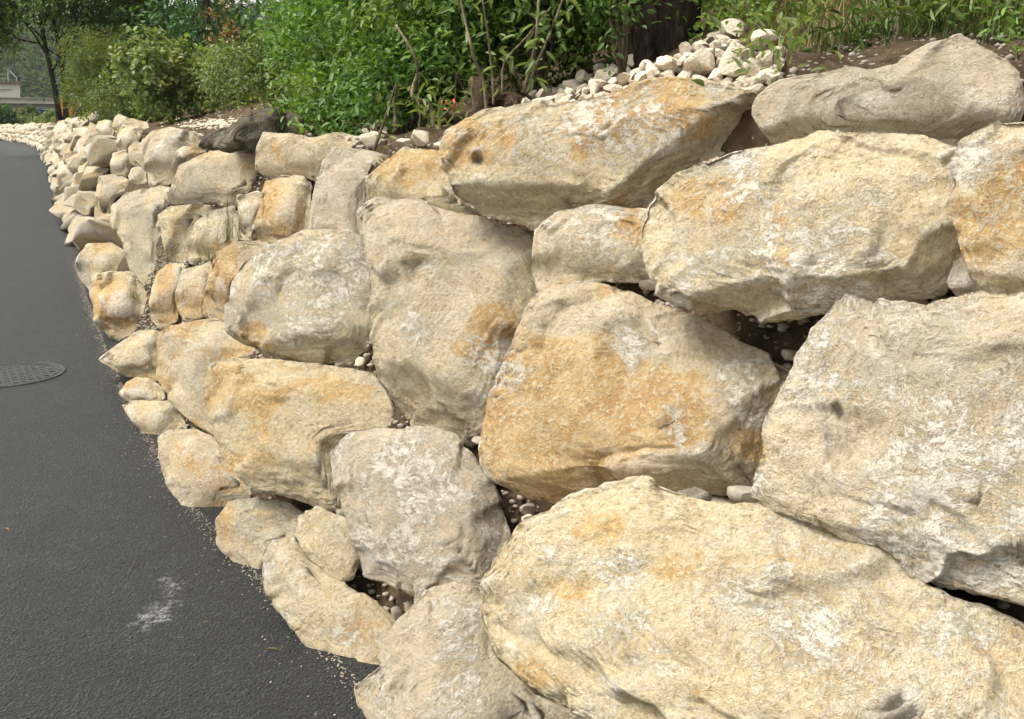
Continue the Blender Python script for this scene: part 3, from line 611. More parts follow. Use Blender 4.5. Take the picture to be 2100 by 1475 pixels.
B('Grey slab standing on end left of the tall smooth grey boulder', [(196,400),(205,362),(240,356),(268,372),(305,380),(262,392),(235,408),(228,435),(218,480),(198,482),(193,440)], level=5, ctr=(220,395), gry=.6)
B('Small pale knobbly stone under the sloping grey top row boulder', [(263,362),(270,345),(285,342),(298,352),(304,376),(280,379),(266,372)], level=3, chk=.5, tone=.2)
B('Grey block with a rounded top, left of the small pale knobbly stone', [(225,335),(232,315),(255,309),(264,318),(260,360),(240,360),(228,354)], level=4, gry=.5)
B('Tan upright block between the grey block and the sloping grey top row boulder', [(262,305),(275,290),(294,294),(302,340),(298,375),(282,342),(266,335)], level=4)
B('Yellowish top row stone with the tilted pale cap stone behind it', [(238,300),(240,276),(252,256),(272,262),(294,270),(284,290),(262,302),(262,314),(245,315)], level=4, tone=.2, och=.2)
B('Tilted pale cap stone, highest of the top row at far left', [(231,264),(234,241),(245,234),(262,242),(300,250),(310,262),(285,270),(268,264),(250,262),(240,275)], level=4, ctr=(252,254), tone=.2, push=-.3)
B('Rounded pale top row stone just left of the tilted cap stone', [(197,264),(202,250),(215,246),(230,248),(236,262),(230,282),(205,284)], level=4, tone=.2)
B('Pale wedge shaped top row stone with a dark gap at its right', [(150,264),(188,257),(197,262),(193,285),(178,302),(150,292)], level=4, tone=.15)
B('Pale rounded top row stone below the double trunk tree', [(110,266),(118,249),(135,246),(152,256),(156,286),(120,288),(112,277)], level=4, tone=.2)

# procedural stones of the receding wall (built in the wall's own coordinates)
def inside(x, y):
    for P in STONES:
        x0, y0 = P.min(0); x1, y1 = P.max(0)
        if not (x0 < x < x1 and y0 < y < y1): continue
        a = P; b = np.roll(P, -1, 0)
        c = ((a[:, 1] > y) != (b[:, 1] > y)) & (x < (b[:, 0] - a[:, 0]) * (y - a[:, 1]) / (b[:, 1] - a[:, 1] + 1e-9) + a[:, 0])
        if c.sum() % 2: return True
    return False
def rock_shape(level, seed, rough=1.0, nplanes=12, lo=0.72, hi=1.12):
    S, F = ico(level); r = np.random.default_rng(seed)
    V = np.sign(S) * np.abs(S) ** 0.5
    for _ in range(nplanes):
        n = r.normal(size=3); n /= np.linalg.norm(n); k = r.uniform(lo, hi); h = V @ n
        V = V - np.outer(np.clip(h - k, 0, None), n)
    N = V / np.linalg.norm(V, axis=1)[:, None]; a = fbm(V * 1.6 + seed, 4, seed % 60)
    V = V + N * (rough * (0.035 * (0.3 * a + 0.7 * ledge(a, 5, .12)) + 0.03 * fbm(V * 6 + seed, 3, 7)))[:, None]
    V /= np.abs(V).max(0)
    return V, F
PROTO = []
for k in range(14):
    V, F = rock_shape(4, 300 + k, 1.0, 20, .55, .98)
    r = np.random.default_rng(k)
    PROTO.append((mesh_of('limestone_boulder', V, F, M_ROCK, attrs=dict(ochre=fbm(V * 1.5 + k, 2, 5) * 1.2 + r.uniform(-.1, .55), chalk=fbm(V * 2 + k, 2, 6) * 0.8, grey=np.full(len(V), r.uniform(-.2, .4)))), V, F))
def wall_far():
    items = []; r = np.random.default_rng(5)
    u = U0 + 2.6
    cols = []
    for row in range(6):
        u = U0 + 2.4 + r.uniform(0, 0.5)
        while u < ULEN - 1:
            s = u - U0; top = float(zbench(u)) + 0.12
            L = r.uniform(0.38, 0.78) * (1.0 if s < 22 else 0.8); nrow = 5 if s < 26 else 4
            if row < nrow:
                hgt = top / nrow; z = (row + 0.5) * hgt + r.uniform(-.04, .04)
                if row == nrow - 1 and r.random() < 0.25: z += 0.10
                items.append((u + L / 2, z, L * 0.60, hgt * r.uniform(0.60, 0.76), r.uniform(0.2, 0.3)))
            u += L
    res = []
    for (u, z, a, b, t) in items:
        x, y = from_uw(u, setback(z) + (0.12 if u - U0 < 7 else 0.05) + r.uniform(-.05, .05)); P = np.array([[float(x), float(y), z]])
        px, py, f = to_px(P); px, py = px[0], py[0]
        du = from_uw(u + .1, 0); d0_ = from_uw(u - .1, 0); rz = math.atan2(float(du[1] - d0_[1]), float(du[0] - d0_[0]))
        dist = np.linalg.norm(P[0] - CAM)
        if px > 222 or (inside(px, py) and px > 100): continue
        if px > 262 and py < 300: continue
        res.append((dist, P[0], rz, a, b, t, px, py))
    res.sort(key=lambda q: q[0])
    rows = ['bottom', 'second', 'middle', 'upper', 'top']
    stuffV, stuffF, so, sc_, sg = [], [], [], [], []; nb = 0
    for i, (dist, P, rz, a, b, t, px, py) in enumerate(res):
        me, V, F = PROTO[r.integers(len(PROTO))]
        rot = (r.uniform(-.25, .25), r.uniform(-.3, .3), rz + r.uniform(-.35, .35) + (math.pi if r.random() < .5 else 0))
        if i < 215:
            o = link('limestone_boulder', me, P); o.scale = (a, t, b); o.rotation_euler = rot
            s = P[2] / (float(zbench(uw(P)[0])[0]) + .12); row = rows[min(4, int(s * 5))]
            if dist < 14: lab = f'cream boulder in the {row} course of the wall before the road bends'
            elif dist < 22: lab = f'small looking pale boulder in the {row} course midway along the receding wall'
            else: lab = f'tiny pale boulder in the {row} course of the distant stretch of wall'
            tag(o, lab, 'boulder', 'look alike boulders of the receding wall, ' + row + ' course'); o['tone'] = float(r.uniform(-.3, .3)); o['pink'] = float(r.uniform(0, .5))
        else:
            Vb, Fb = SM[r.integers(len(SM))]
            from mathutils import Euler
            M = np.array(Euler(rot).to_matrix()); Vw = (Vb * np.array([a, t, b])) @ M.T + P
            stuffV.append(Vw); stuffF.append(Fb + nb); nb += len(Vb); so.append(np.full(len(Vb), r.uniform(-.3, 1.0)))
    V = np.vstack(stuffV); F = np.vstack(stuffF)
    o = link('distant_wall_stones', mesh_of('distant_wall_stones', V, F, M_ROCK, attrs=dict(ochre=np.concatenate(so), chalk=np.zeros(len(V)), grey=np.zeros(len(V)))))
    tag(o, 'mass of tiny pale stones at the far end of the wall by the road bend', 'wall stones', kind='stuff'); o['tone'] = -.9; o['pink'] = .3
    print('far stones', len(res), 'stuff', len(stuffV))
SM = [rock_shape(3, 900 + k, .8, 16, .6, 1.0) for k in range(6)]
wall_far()

# ---------------------------------------------------------------- vegetation helpers
def unit(v): return v / (np.linalg.norm(v, axis=-1, keepdims=True) + 1e-9)
def leaf_geo(C, D, N, L, W, tint):
    """one folded pointed leaf per row: base C, direction D, normal N, length L, width W"""
    S = unit(np.cross(D, N)); N = unit(np.cross(S, D)); L = L[:, None]; W = W[:, None]; n = len(C)
    V = np.stack([C, C + D*L*.28 + S*W*.42 + N*L*.07, C + D*L*.68 + S*W*.36 + N*L*.03, C + D*L - N*L*.14, C + D*L*.68 - S*W*.36 + N*L*.03, C + D*L*.28 - S*W*.42 + N*L*.07], 1).reshape(-1, 3)
    b = (np.arange(n) * 6)[:, None]
    F = np.concatenate([b + [0, 1, 2, 3], b + [0, 3, 4, 5]]).astype(int)
    return V, F, np.repeat(tint, 6)
def rand_dirs(n, r): return unit(r.normal(size=(n, 3)))
def foliage(blobs, n, size, r, aspect=.55, per=9, twig=.22, up=.5, tint=(0.2, .9), flat=.4):
    """leaves set along short twigs that fill the lumps (x, y, z, radius[, z-scale])"""
    vol = np.array([b[3] ** 2 for b in blobs]); k = r.choice(len(blobs), n, p=vol / vol.sum())
    bc = np.array([b[:3] for b in blobs])[k]; br = np.array([b[3] for b in blobs])[k]; bz = np.array([b[4] if len(b) > 4 else 1.0 for b in blobs])[k]
    d = rand_dirs(n, r); rad = r.uniform(0.25, 1.0, n) ** 0.45
    lump = 1 + 0.30 * pn(d * 2.1 + k[:, None] * 3.1, 31) + 0.15 * pn(d * 5 + k[:, None], 32)
    o = bc + d * (br * rad * lump)[:, None] * np.stack([np.ones(n), np.ones(n), bz], 1)
    td = unit(d + np.array([0, 0, up]) + r.normal(size=(n, 3)) * .5)
    j = np.arange(per); t = (j + r.uniform(0, 1, (n, per))) / per
    C = o[:, None] + td[:, None] * (t * twig)[..., None] - np.array([0, 0, 1]) * (t ** 2 * twig * .35)[..., None] + r.normal(size=(n, per, 3)) * twig * .10
    LD = unit(td[:, None] * .6 + r.normal(size=(n, per, 3)) * .75 + np.array([0, 0, -.22]))
    LN = unit(np.array([0, 0, 1.0]) * (1 + flat) + d[:, None] * .6 + r.normal(size=(n, per, 3)) * .55)
    tw = r.uniform(tint[0], tint[1], (n, 1)) + r.normal(size=(n, per)) * .16
    L = size * r.uniform(.6, 1.25, (n, per))
    sh = lambda a: a.reshape(-1, 3)
    return leaf_geo(sh(C), sh(LD), sh(LN), L.ravel(), (L * aspect).ravel(), np.clip(tw, 0, 1).ravel())
def leafobj(name, geo, mat, parent, origin):
    V, F, t = geo; o = link(name, mesh_of(name, V - origin, F, mat, True, dict(tint=t))); o.parent = parent; return o
def branches(mb, base, tops, rad, r, n=6):
    for tp in tops:
        p0 = np.array(base); p1 = np.array(tp); pts = []
        for t in np.linspace(0, 1, 7):
            j = r.normal(size=3) * np.linalg.norm(p1 - p0) * .035 * math.sin(math.pi * t)
            pts.append(p0 * (1 - t) + p1 * t + j + np.array([0, 0, .12 * np.linalg.norm(p1 - p0) * math.sin(math.pi * t)]))
        mb.tube(pts, list(np.linspace(rad, rad * .25, 7)), n)
def zt(x, y): return float(terr_xy(np.array([[x, y, 0.]]))[0])
def shrub(name, label, cat, px, D, h, wdt, n, size, mat, seed, group=None, aspect=.55, per=9, twig=.22, nb=7, up=.5, bark=None, tint=(.15, .9), base_z=None, lean=0, nst=6, rad=.012):
    r = np.random.default_rng(seed); p = at(px, 235, D); gz = zt(p[0], p[1]) if base_z is None else base_z
    base = np.array([p[0], p[1], gz - .03]); root = empty(name, base); tag(root, label, cat, group)
    bl = []
    for i in range(nb):
        a = r.uniform(0, 6.28); q = r.uniform(0, .62) * wdt / 2; hh = r.uniform(.28, .80) * h
        bl.append((base[0] + math.cos(a) * q + lean * hh, base[1] + math.sin(a) * q, base[2] + hh, r.uniform(.26, .42) * wdt * (1 - .35 * hh / h), min(1.3, .8 * h / wdt)))
    leafobj('foliage', foliage(bl, n, size, r, aspect, per, twig, up, tint), mat, root, base)
    m = MB(); branches(m, base, [np.array(b[:3]) + rand_dirs(1, r)[0] * b[3] * .6 for b in bl[:nst]], rad, r, 5)
    o = link('stem', mesh_of('stem', np.array(m.V) - base, m.F, bark or M_TWIG, True)); o.parent = root
    return root
def tree(label, px, D, h, trunks, crown, n, size, mat, seed, bark, base_z=None, name='tree', cat='tree', group=None, per=8, twig=.5, up=.2, aspect=.6, tint=(.1, .8)):
    """trunks: (dx, top dx, radius, top height); crown: (dx, dy, z, r[, zs]) relative to the foot"""
    r = np.random.default_rng(seed); p = at(px, 235, D); gz = zt(p[0], p[1]) if base_z is None else base_z
    base = np.array([p[0], p[1], gz - .05]); root = empty(name, base); tag(root, label, cat, group)
    for (dx, tx, rad, th_) in trunks:
        m = MB(); pts = [np.array([dx + (tx - dx) * t + .02 * th_ * math.sin(5 * t + seed) * (t > 0), 0.05 * th_ * math.sin(3 * t + dx * 9) * t, th_ * t]) for t in np.linspace(0, 1, 12)]
        m.tube(pts, [rad * (1.35 - .35 * min(1, t * 6)) * (1 - .6 * t) for t in np.linspace(0, 1, 12)], 14)
        for i in range(7):
            b0 = pts[4 + i]; c = crown[r.integers(len(crown))]; tp = np.array(c[:3]) + rand_dirs(1, r)[0] * c[3] * .7
            if tp[2] > b0[2] * .6: branches(m, b0, [tp], rad * .35, r, 6)
        V = np.array(m.V); o = link('trunk', mesh_of('trunk', V, m.F, bark, True)); o.parent = root
    bl = [(base[0] + c[0], base[1] + c[1], base[2] + c[2], *c[3:]) for c in crown]
    leafobj('crown', foliage(bl, n, size, r, aspect, per, twig, up, tint), mat, root, base)
    return root

M_TWIG = bark_mat('twig_bark', (0.10, 0.075, 0.045), (0.24, 0.19, 0.13), 30)
M_TWIGP = bark_mat('pale_twig_bark', (0.22, 0.18, 0.10), (0.42, 0.36, 0.24), 30)
M_BARK = bark_mat('bark', (0.012, 0.009, 0.007), (0.065, 0.048, 0.034), 20)
M_BARKD = bark_mat('dark_bark', (0.02, 0.02, 0.012), (0.07, 0.06, 0.04), 10)
M_LEAF = leaf_mat('shrub_leaf', (0.05, 0.115, 0.022), (0.19, 0.33, 0.07))
M_LEAFL = leaf_mat('light_leaf', (0.09, 0.14, 0.04), (0.25, 0.33, 0.12))
M_LEAFO = leaf_mat('olive_leaf', (0.06, 0.10, 0.02), (0.19, 0.24, 0.055))
M_LEAFD = leaf_mat('dark_leaf', (0.025, 0.07, 0.022), (0.09, 0.19, 0.05))
M_LEAFF = leaf_mat('far_leaf', (0.03, 0.055, 0.03), (0.10, 0.14, 0.07), .95)
M_LEAFB = leaf_mat('brown_leaf', (0.14, 0.08, 0.03), (0.30, 0.20, 0.08), trans=.2)
M_RED = leaf_mat('red_leaf', (0.40, 0.05, 0.02), (0.62, 0.13, 0.05), trans=.2)
M_GRASS = leaf_mat('grass_blade', (0.035, 0.075, 0.014), (0.14, 0.21, 0.05), .5, .3)
M_STRAW = leaf_mat('dry_grass', (0.20, 0.14, 0.06), (0.40, 0.31, 0.15), .7, .15)

# ---------------------------------------------------------------- the dense shrubs behind the wall
def S_(label, px, D, h, w, n, size, mat, seed, **k): return shrub(k.pop('name', 'leafy_shrub'), label, 'shrub', px, D, h, w, n, size, mat, seed, **k)
GS = 'shrubs on the bank behind the wall'
S_('dense green shrub left of the curved dead branch', 730, 7.2, 1.15, 1.15, 900, .052, M_LEAF, 21, group=GS, nb=9)
S_('dense green shrub right behind the curved dead branch', 800, 6.0, 1.15, 1.3, 900, .048, M_LEAF, 22, group=GS, nb=9)
S_('dense green shrub behind the earthy stump and saplings', 945, 5.4, 1.15, 1.2, 850, .046, M_LEAF, 23, group=GS, nb=9)
S_('dense green shrub between the saplings and the thick tree trunk', 1110, 5.0, 1.05, 1.1, 800, .045, M_LEAF, 24, group=GS, nb=9)
S_('dark leafy shrub touching the left side of the thick tree trunk', 1188, 5.1, .95, .8, 500, .042, M_LEAF, 25, group=GS, nb=7, tint=(0, .6))
S_('pale grey green shrub with bare stems above the dark mossy boulder', 590, 10.8, .95, 1.2, 800, .055, M_LEAFL, 26, group=GS, nb=9, tint=(0, .7))
S_('pale loose shrub right above the dark mossy boulder', 640, 8.8, .8, .8, 420, .05, M_LEAFL, 126, group=GS, nb=8, tint=(0, .7))
S_('low shrub hanging over the dark mossy boulder', 725, 5.8, .42, .8, 380, .045, M_LEAF, 27, group=GS, nb=6, tint=(0, .7))
S_('low dark shrub behind the dead twigs', 830, 4.9, .45, .8, 380, .042, M_LEAF, 28, group=GS, nb=6, tint=(0, .6))
S_('light green shrub on the slope over the white gravel', 500, 15, .85, 1.7, 800, .052, M_LEAFL, 29, group=GS, nb=9, tint=(0, .8))
S_('bright green shrub in the middle of the leafy slope', 425, 18.5, 1.15, 2.2, 800, .062, M_LEAFL, 30, group=GS, nb=9, tint=(0, .8))
S_('fresh green shrub with large leaves left on the slope', 352, 16, 1.45, 1.7, 520, .09, M_LEAFL, 31, group=GS, nb=10, tint=(.35, 1), aspect=.8)
S_('low green shrub at the left foot of the leafy slope', 300, 20, .95, 2.0, 700, .075, M_LEAFL, 32, group=GS, nb=8, tint=(0, .7))
S_('straggly shrub with reddish stems high on the slope', 480, 20, 1.0, 2.2, 800, .068, M_LEAF, 33, group=GS, nb=9)
S_('olive feathery shrub beside the double trunk tree', 222, 29, 2.7, 2.0, 1100, .08, M_LEAFO, 34, nb=12, per=12, twig=.45, aspect=.35, rad=.05)
S_('small olive shrub between the double trunk tree and the feathery one', 165, 31, 1.7, 1.2, 220, .10, M_LEAFO, 35, nb=7, per=12, twig=.35, aspect=.35)
# rows further up the bank
GB = 'dark trees filling the back of the bank'
for i, (px, D, h, w) in enumerate([(790, 10, 2.0, 2.0), (860, 9, 2.1, 2.4), (1010, 8, 2.0, 2.2), (1160, 7.2, 1.9, 2.0), (720, 15, 1.9, 2.2)]):
    S_(['tall shrub behind the one left of the curved branch', 'tall shrub in the second row above the curved dead branch', 'tall shrub in the second row above the saplings', 'tall shrub in the second row beside the thick trunk', 'tall shrub high on the bank right of the sky gap'][i], px, D, h, w, 420, .09, M_LEAF, 50 + i, group='second row of shrubs', nb=10, tint=(0, .7), twig=.3)
for i, (px, D, h, w) in enumerate([(255, 42, 8.0, 5.0), (335, 40, 9.5, 5.5), (420, 36, 8.0, 5.0), (425, 33, 6.0, 3.2), (760, 24, 7.0, 4.0), (760, 20, 6.5, 4.2), (900, 17, 6.0, 4.0), (1060, 15, 5.5, 4.0)]):
    cr = [(0, 0, h * .32, w * .34, 1.2), (w * .22, .3, h * .45, w * .34), (-w * .25, 0, h * .42, w * .34), (0, 0, h * .62, w * .38), (w * .12, 0, h * .8, w * .28), (-w * .15, -.3, h * .2, w * .3), (w * .2, -.2, h * .2, w * .3)]
    tree(['dark tree behind the olive feathery shrub', 'tallest dark blue green tree left of the sky gap', 'dark tree above the fresh green large leaved shrub', 'dark tree with brown leaves beside the sky gap', 'dark tree right of the sky gap', 'dark tree behind the curved dead branch', 'dark tree behind the saplings', 'dark tree just left of the thick trunk'][i], px, D, h, [(0, .2, .14, h * .8)], cr, 520, .20 if D > 30 else .13, M_LEAFD, 70 + i, M_BARKD, group=GB, twig=.7)
shrub('brown_leaf_cluster', 'brown withered leaves in the dark trees beside the sky gap', 'dead leaves', 468, 26, 3.1, .9, 60, .12, M_LEAFB, 91, nb=3, twig=.4, base_z=zt(*at(468, 235, 26)[:2]))
# double trunk tree with its low spreading crown, and a second dark tree cut by the left edge
def lowcrown(r, n, rx, z0, z1): return [(r.uniform(-rx, rx), r.uniform(-1.6, 1.6), r.uniform(z0, z1), r.uniform(.9, 1.5), .8) for _ in range(n)]
rr = np.random.default_rng(3)
tree('tree with two thin dark trunks and a broad crown, left above the road', 120, 36, 7, [(-.06, -.38, .105, 6.0), (.10, .38, .10, 6.0)], lowcrown(rr, 28, 3.1, 3.3, 6.4), 4200, .15, M_LEAF, 95, M_BARKD, twig=.7, tint=(0, .55))
tree('dark tree cut off by the left edge of the picture', -25, 84, 15, [(0, .8, .6, 13.0)], [(c[0]*2.2, c[1]*2, c[2]*2.1, c[3]*1.9, .8) for c in lowcrown(rr, 9, 2.4, 3.0, 6.4)], 620, .20, M_LEAF, 96, M_BARKD, base_z=-.3, twig=.7, tint=(0, .5))

# thick trunk at the top edge
def big_trunk():
    p = hit(1350, 112); base = np.array([p[0], p[1], zt(p[0], p[1]) - .1]); root = empty('tree', base)
    tag(root, 'thick trunk with rough brown bark rising behind the heap of white cobbles', 'tree')
    D = p[1]; rad = 66 / FPX * D; m = MB(); n = 48; zs = np.linspace(0, 5.0, 90)
    for k, z in enumerate(zs):
        for j in range(n):
            a = 2 * math.pi * j / n; fl = 1 + .35 * math.exp(-z / .25) * (0.6 + .4 * math.sin(3 * a + 1))
            rr_ = rad * fl * (1 - .07 * z) * (1 + .10 * math.cos(2 * a + .4) + .05 * math.sin(5 * a + z))
            m.V.append((rr_ * math.cos(a) + .04 * math.sin(z), rr_ * math.sin(a), z))
    for k in range(len(zs) - 1):
        for j in range(n): m.F.append([k*n + j, k*n + (j+1) % n, (k+1)*n + (j+1) % n, (k+1)*n + j])
    V = np.array(m.V); Q = V * np.array([14, 14, 3.2]); g = fbm(Q, 4, 12); N = V * [1, 1, 0]; N = unit(N)
    V = V + N * (0.035 * (np.abs(g) * 2 - .5))[:, None]
    o = link('trunk', mesh_of('trunk', V, m.F, M_BARK, True)); o.parent = root
    m2 = MB(); tp = [np.array([.04, 0, 4.8]) + np.array(q) for q in ((1.2, .3, 1.2), (-1.1, .6, 1.3), (.2, 1.2, 1.6), (0, -.9, 1.2))]
    branches(m2, (0.04, 0, 4.7), tp, .11, np.random.default_rng(4), 8)
    o = link('limb', mesh_of('limb', np.array(m2.V), m2.F, M_BARK, True)); o.parent = root
    bl = [(base[0] + q[0], base[1] + q[1] + .3, base[2] + q[2] + .5, 1.1) for q in tp]
    leafobj('crown', foliage(bl, 260, .09, np.random.default_rng(6), .6, 9, .5), M_LEAF, root, base)
big_trunk()
S_('slender leafy shoots in front of the left edge of the thick trunk', 1272, 4.4, .8, .26, 60, .04, M_LEAF, 25, group=GS, nb=6, tint=(0, .7))

# ---------------------------------------------------------------- grass, weeds, ground cover
def blades(P, h, w, r, lean=.5, seg=4):
    n = len(P); a = r.uniform(0, 6.28, n); d = np.stack([np.cos(a), np.sin(a), np.zeros(n)], 1); s = np.stack([-d[:, 1], d[:, 0], np.zeros(n)], 1)
    L = h * r.uniform(.5, 1.2, n); ln = lean * r.uniform(.2, 1.3, n); V = []
    for k in range(seg + 1):
        t = k / seg; ww = w * (1 - t ** 1.5) * .5 + .0002
        c = P + d * (L * ln * t ** 1.8)[:, None] + np.array([0, 0, 1]) * (L * (t - .35 * ln * t ** 2.4))[:, None]
        V += [c - s * ww, c + s * ww]
    V = np.stack(V, 1).reshape(-1, 3); b = (np.arange(n) * 2 * (seg + 1))[:, None]
    F = np.concatenate([b + [2*k, 2*k+1, 2*k+3, 2*k+2] for k in range(seg)]).astype(int)
    return V, F, np.repeat(np.clip(r.uniform(0, 1, n), 0, 1), 2 * (seg + 1))
def on_terrain(px, py):
    out = []
    for x, y in zip(px, py):
        h = hit(x, y, 60)
        if h is not None: out.append(h)
    return np.array(out)
def stuff(name, label, cat, geo, mat):
    V, F, t = geo; o = link(name, mesh_of(name, V, F, mat, True, dict(tint=t))); tag(o, label, cat, kind='stuff'); return o
r = np.random.default_rng(77)
def tuft_area(n, x0, x1, yf, per, spread, r):
    x = r.uniform(x0, x1, n); y = np.array([yf(a) for a in x]); P = on_terrain(x, y)
    return (P[:, None] + r.normal(size=(len(P), per, 3)) * [spread, spread, 0]).reshape(-1, 3)
def settle(P): P[:, 2] = terr_xy(P) - .01; return P
ybot = lambda x: np.interp(x, [1300, 1450, 1540, 1600, 1660, 1800, 2100], [55, 40, 35, 110, 105, 80, 65])
P = settle(tuft_area(230, 1380, 2180, lambda a: ybot(a) - r.uniform(-4, 150) , 16, .045, r))
stuff('grass', 'green grass and fine blades covering the bank at the upper right', 'grass', blades(P, .12, .004, r, .9), M_GRASS)
P = settle(tuft_area(70, 1540, 2150, lambda a: ybot(a) - r.uniform(0, 110), 9, .06, r))
stuff('dry_grass', 'dry straw coloured blades mixed into the bank grass', 'dry grass', blades(P, .22, .003, r, 1.0), M_STRAW)
def weeds(name, label, n, x0, x1, ylo, yhi, size, mat, seed, hgt=.12, per=9):
    r = np.random.default_rng(seed); P = on_terrain(r.uniform(x0, x1, n), np.array([r.uniform(ylo(x), yhi(x)) for x in np.linspace(x0, x1, n)]))
    geo = foliage([(p[0], p[1], p[2] + hgt * .5, hgt * r.uniform(.5, 1.3)) for p in P], n * 5, size, r, .6, per, hgt * 1.1, .9)
    return stuff(name, label, 'weeds', geo, mat)
weeds('ground_cover', 'leafy weeds growing among the grass at the upper right', 90, 1400, 2180, lambda x: -60, lambda x: ybot(x) - 18, .026, M_LEAF, 5, .09)
weeds('ground_cover', 'weeds and bramble around the foot of the thick trunk', 70, 1290, 1590, lambda x: -10, lambda x: np.interp(x, [1290, 1400, 1500, 1600], [110, 72, 35, 70]), .032, M_LEAF, 6, .13)
weeds('ground_cover', 'low light green plants covering the slope over the gravel band', 170, 240, 720, lambda x: 120, lambda x: np.interp(x, [240, 430, 600, 720], [236, 205, 165, 215]), .07, M_LEAFL, 7, .28)
P = settle(tuft_area(150, 260, 700, lambda a: r.uniform(150, 215), 12, .12, r))
stuff('dry_grass', 'dry brownish grass on the earth slope at left', 'dry grass', blades(P, .3, .008, r, 1.0), M_STRAW)
# weeds that overhang the dirt at right: broad leaves
def clump(label, px, py, n, size, mat, seed, hgt=.16, name='weed', cat='plant', group='weeds on the bank', aspect=.4, up=1.2, per=7, twig=.18, rad=.06):
    r = np.random.default_rng(seed); p = hit(px, py); root = empty(name, p); tag(root, label, cat, group)
    leafobj('foliage', foliage([(p[0], p[1], p[2] + hgt * .5, rad)], n, size, r, aspect, per, twig, up), mat, root, p)
    m = MB(); branches(m, p - [0, 0, .02], [p + np.array([r.uniform(-.05, .05), r.uniform(-.05, .05), hgt]) for _ in range(3)], .0025, r, 5)
    o = link('stem', mesh_of('stem', np.array(m.V) - p, m.F, M_TWIGP, True)); o.parent = root
clump('feathery fern leaf plant at the top right above the peaked slab', 2010, 60, 26, .05, M_LEAFL, 41, .14, name='fern', aspect=.3, rad=.10)
clump('small weed at the right end of the cobble heap', 1585, 165, 14, .04, M_LEAFL, 42, .08)
clump('light green weed hanging over the dirt left of the peaked slab', 1720, 110, 20, .06, M_GRASS, 43, .12, aspect=.2)
clump('light green weed above the middle of the long grey slab', 1835, 85, 22, .06, M_GRASS, 44, .13, aspect=.2)
clump('small weed at the far right behind the peaked slab', 2085, 120, 12, .03, M_LEAF, 45, .07)
clump('small yellow green plant among the dead twigs', 880, 275, 12, .05, M_LEAFL, 46, .10, aspect=.3)
# grass tufts on the wall
def tuft(label, px, py, n, h, seed, w=.004, lean=.6):
    p = hit(px, py, surf='wall'); r = np.random.default_rng(seed); p = p + (CAM - p) * .04
    V, F, t = blades(p + r.normal(size=(n, 3)) * [.02, .02, .008], h, w, r, lean)
    o = link('grass_tuft', mesh_of('grass_tuft', V - p, F, M_GRASS, True, dict(tint=t)), p); tag(o, label, 'grass tuft', 'grass tufts in the wall joints')
tuft('grass tuft at the right side of the rounded cream stone', 474, 492, 13, .22, 1, .003)
tuft('small grass tuft under the rounded cream stone', 430, 536, 12, .10, 2, .003)
tuft('mossy grass tuft on the rough yellow brown boulder', 278, 612, 30, .06, 3, .003)

# ---------------------------------------------------------------- cobbles, pebbles, gravel, dirt
M_COB = plain('pale_limestone', (0.54, 0.455, 0.35), (0.74, 0.655, 0.53), 26, 0.92, .02, .1)
CB = []
for k in range(8):
    V, F = rock_shape(4, 500 + k, .8, 20, .50, .85)
    CB.append(mesh_of('cobble', V, F, M_COB, attrs=dict(ochre=np.full(len(V), -.6), chalk=np.full(len(V), .3), grey=np.full(len(V), -.3))))
PBm = []
for k in range(5):
    V, F = rock_shape(3, 700 + k, .4, 9, .6, .95); V = V / np.abs(V).max(0); V = .75 * V + .25 * unit(V)
    PBm.append((mesh_of('pebble', V, F, M_PEB), mesh_of('pebble', V, F, M_PEBW)))
def pebble(label, px, py, rx, ry=None, pale=False, up=.3, name='pebble', cat='pebble', group='pebbles lodged between boulders', lift=0, rz=None, toward=0.0):
    p = hit(px, py); ry = ry or rx
    if p is None: return
    dist = np.linalg.norm(p - CAM); a = rx / FPX * dist; b = ry / FPX * dist
    p = p + unit(CAM - p) * toward
    o = link(name, PBm[int(px) % 5][1 if pale else 0], p + [0, 0, b * up]); o.scale = (a, a * .9, b); o.rotation_euler = (r.uniform(-.2, .2), r.uniform(-.2, .2), r.uniform(0, 6) if rz is None else rz)
    tag(o, label, cat, group)
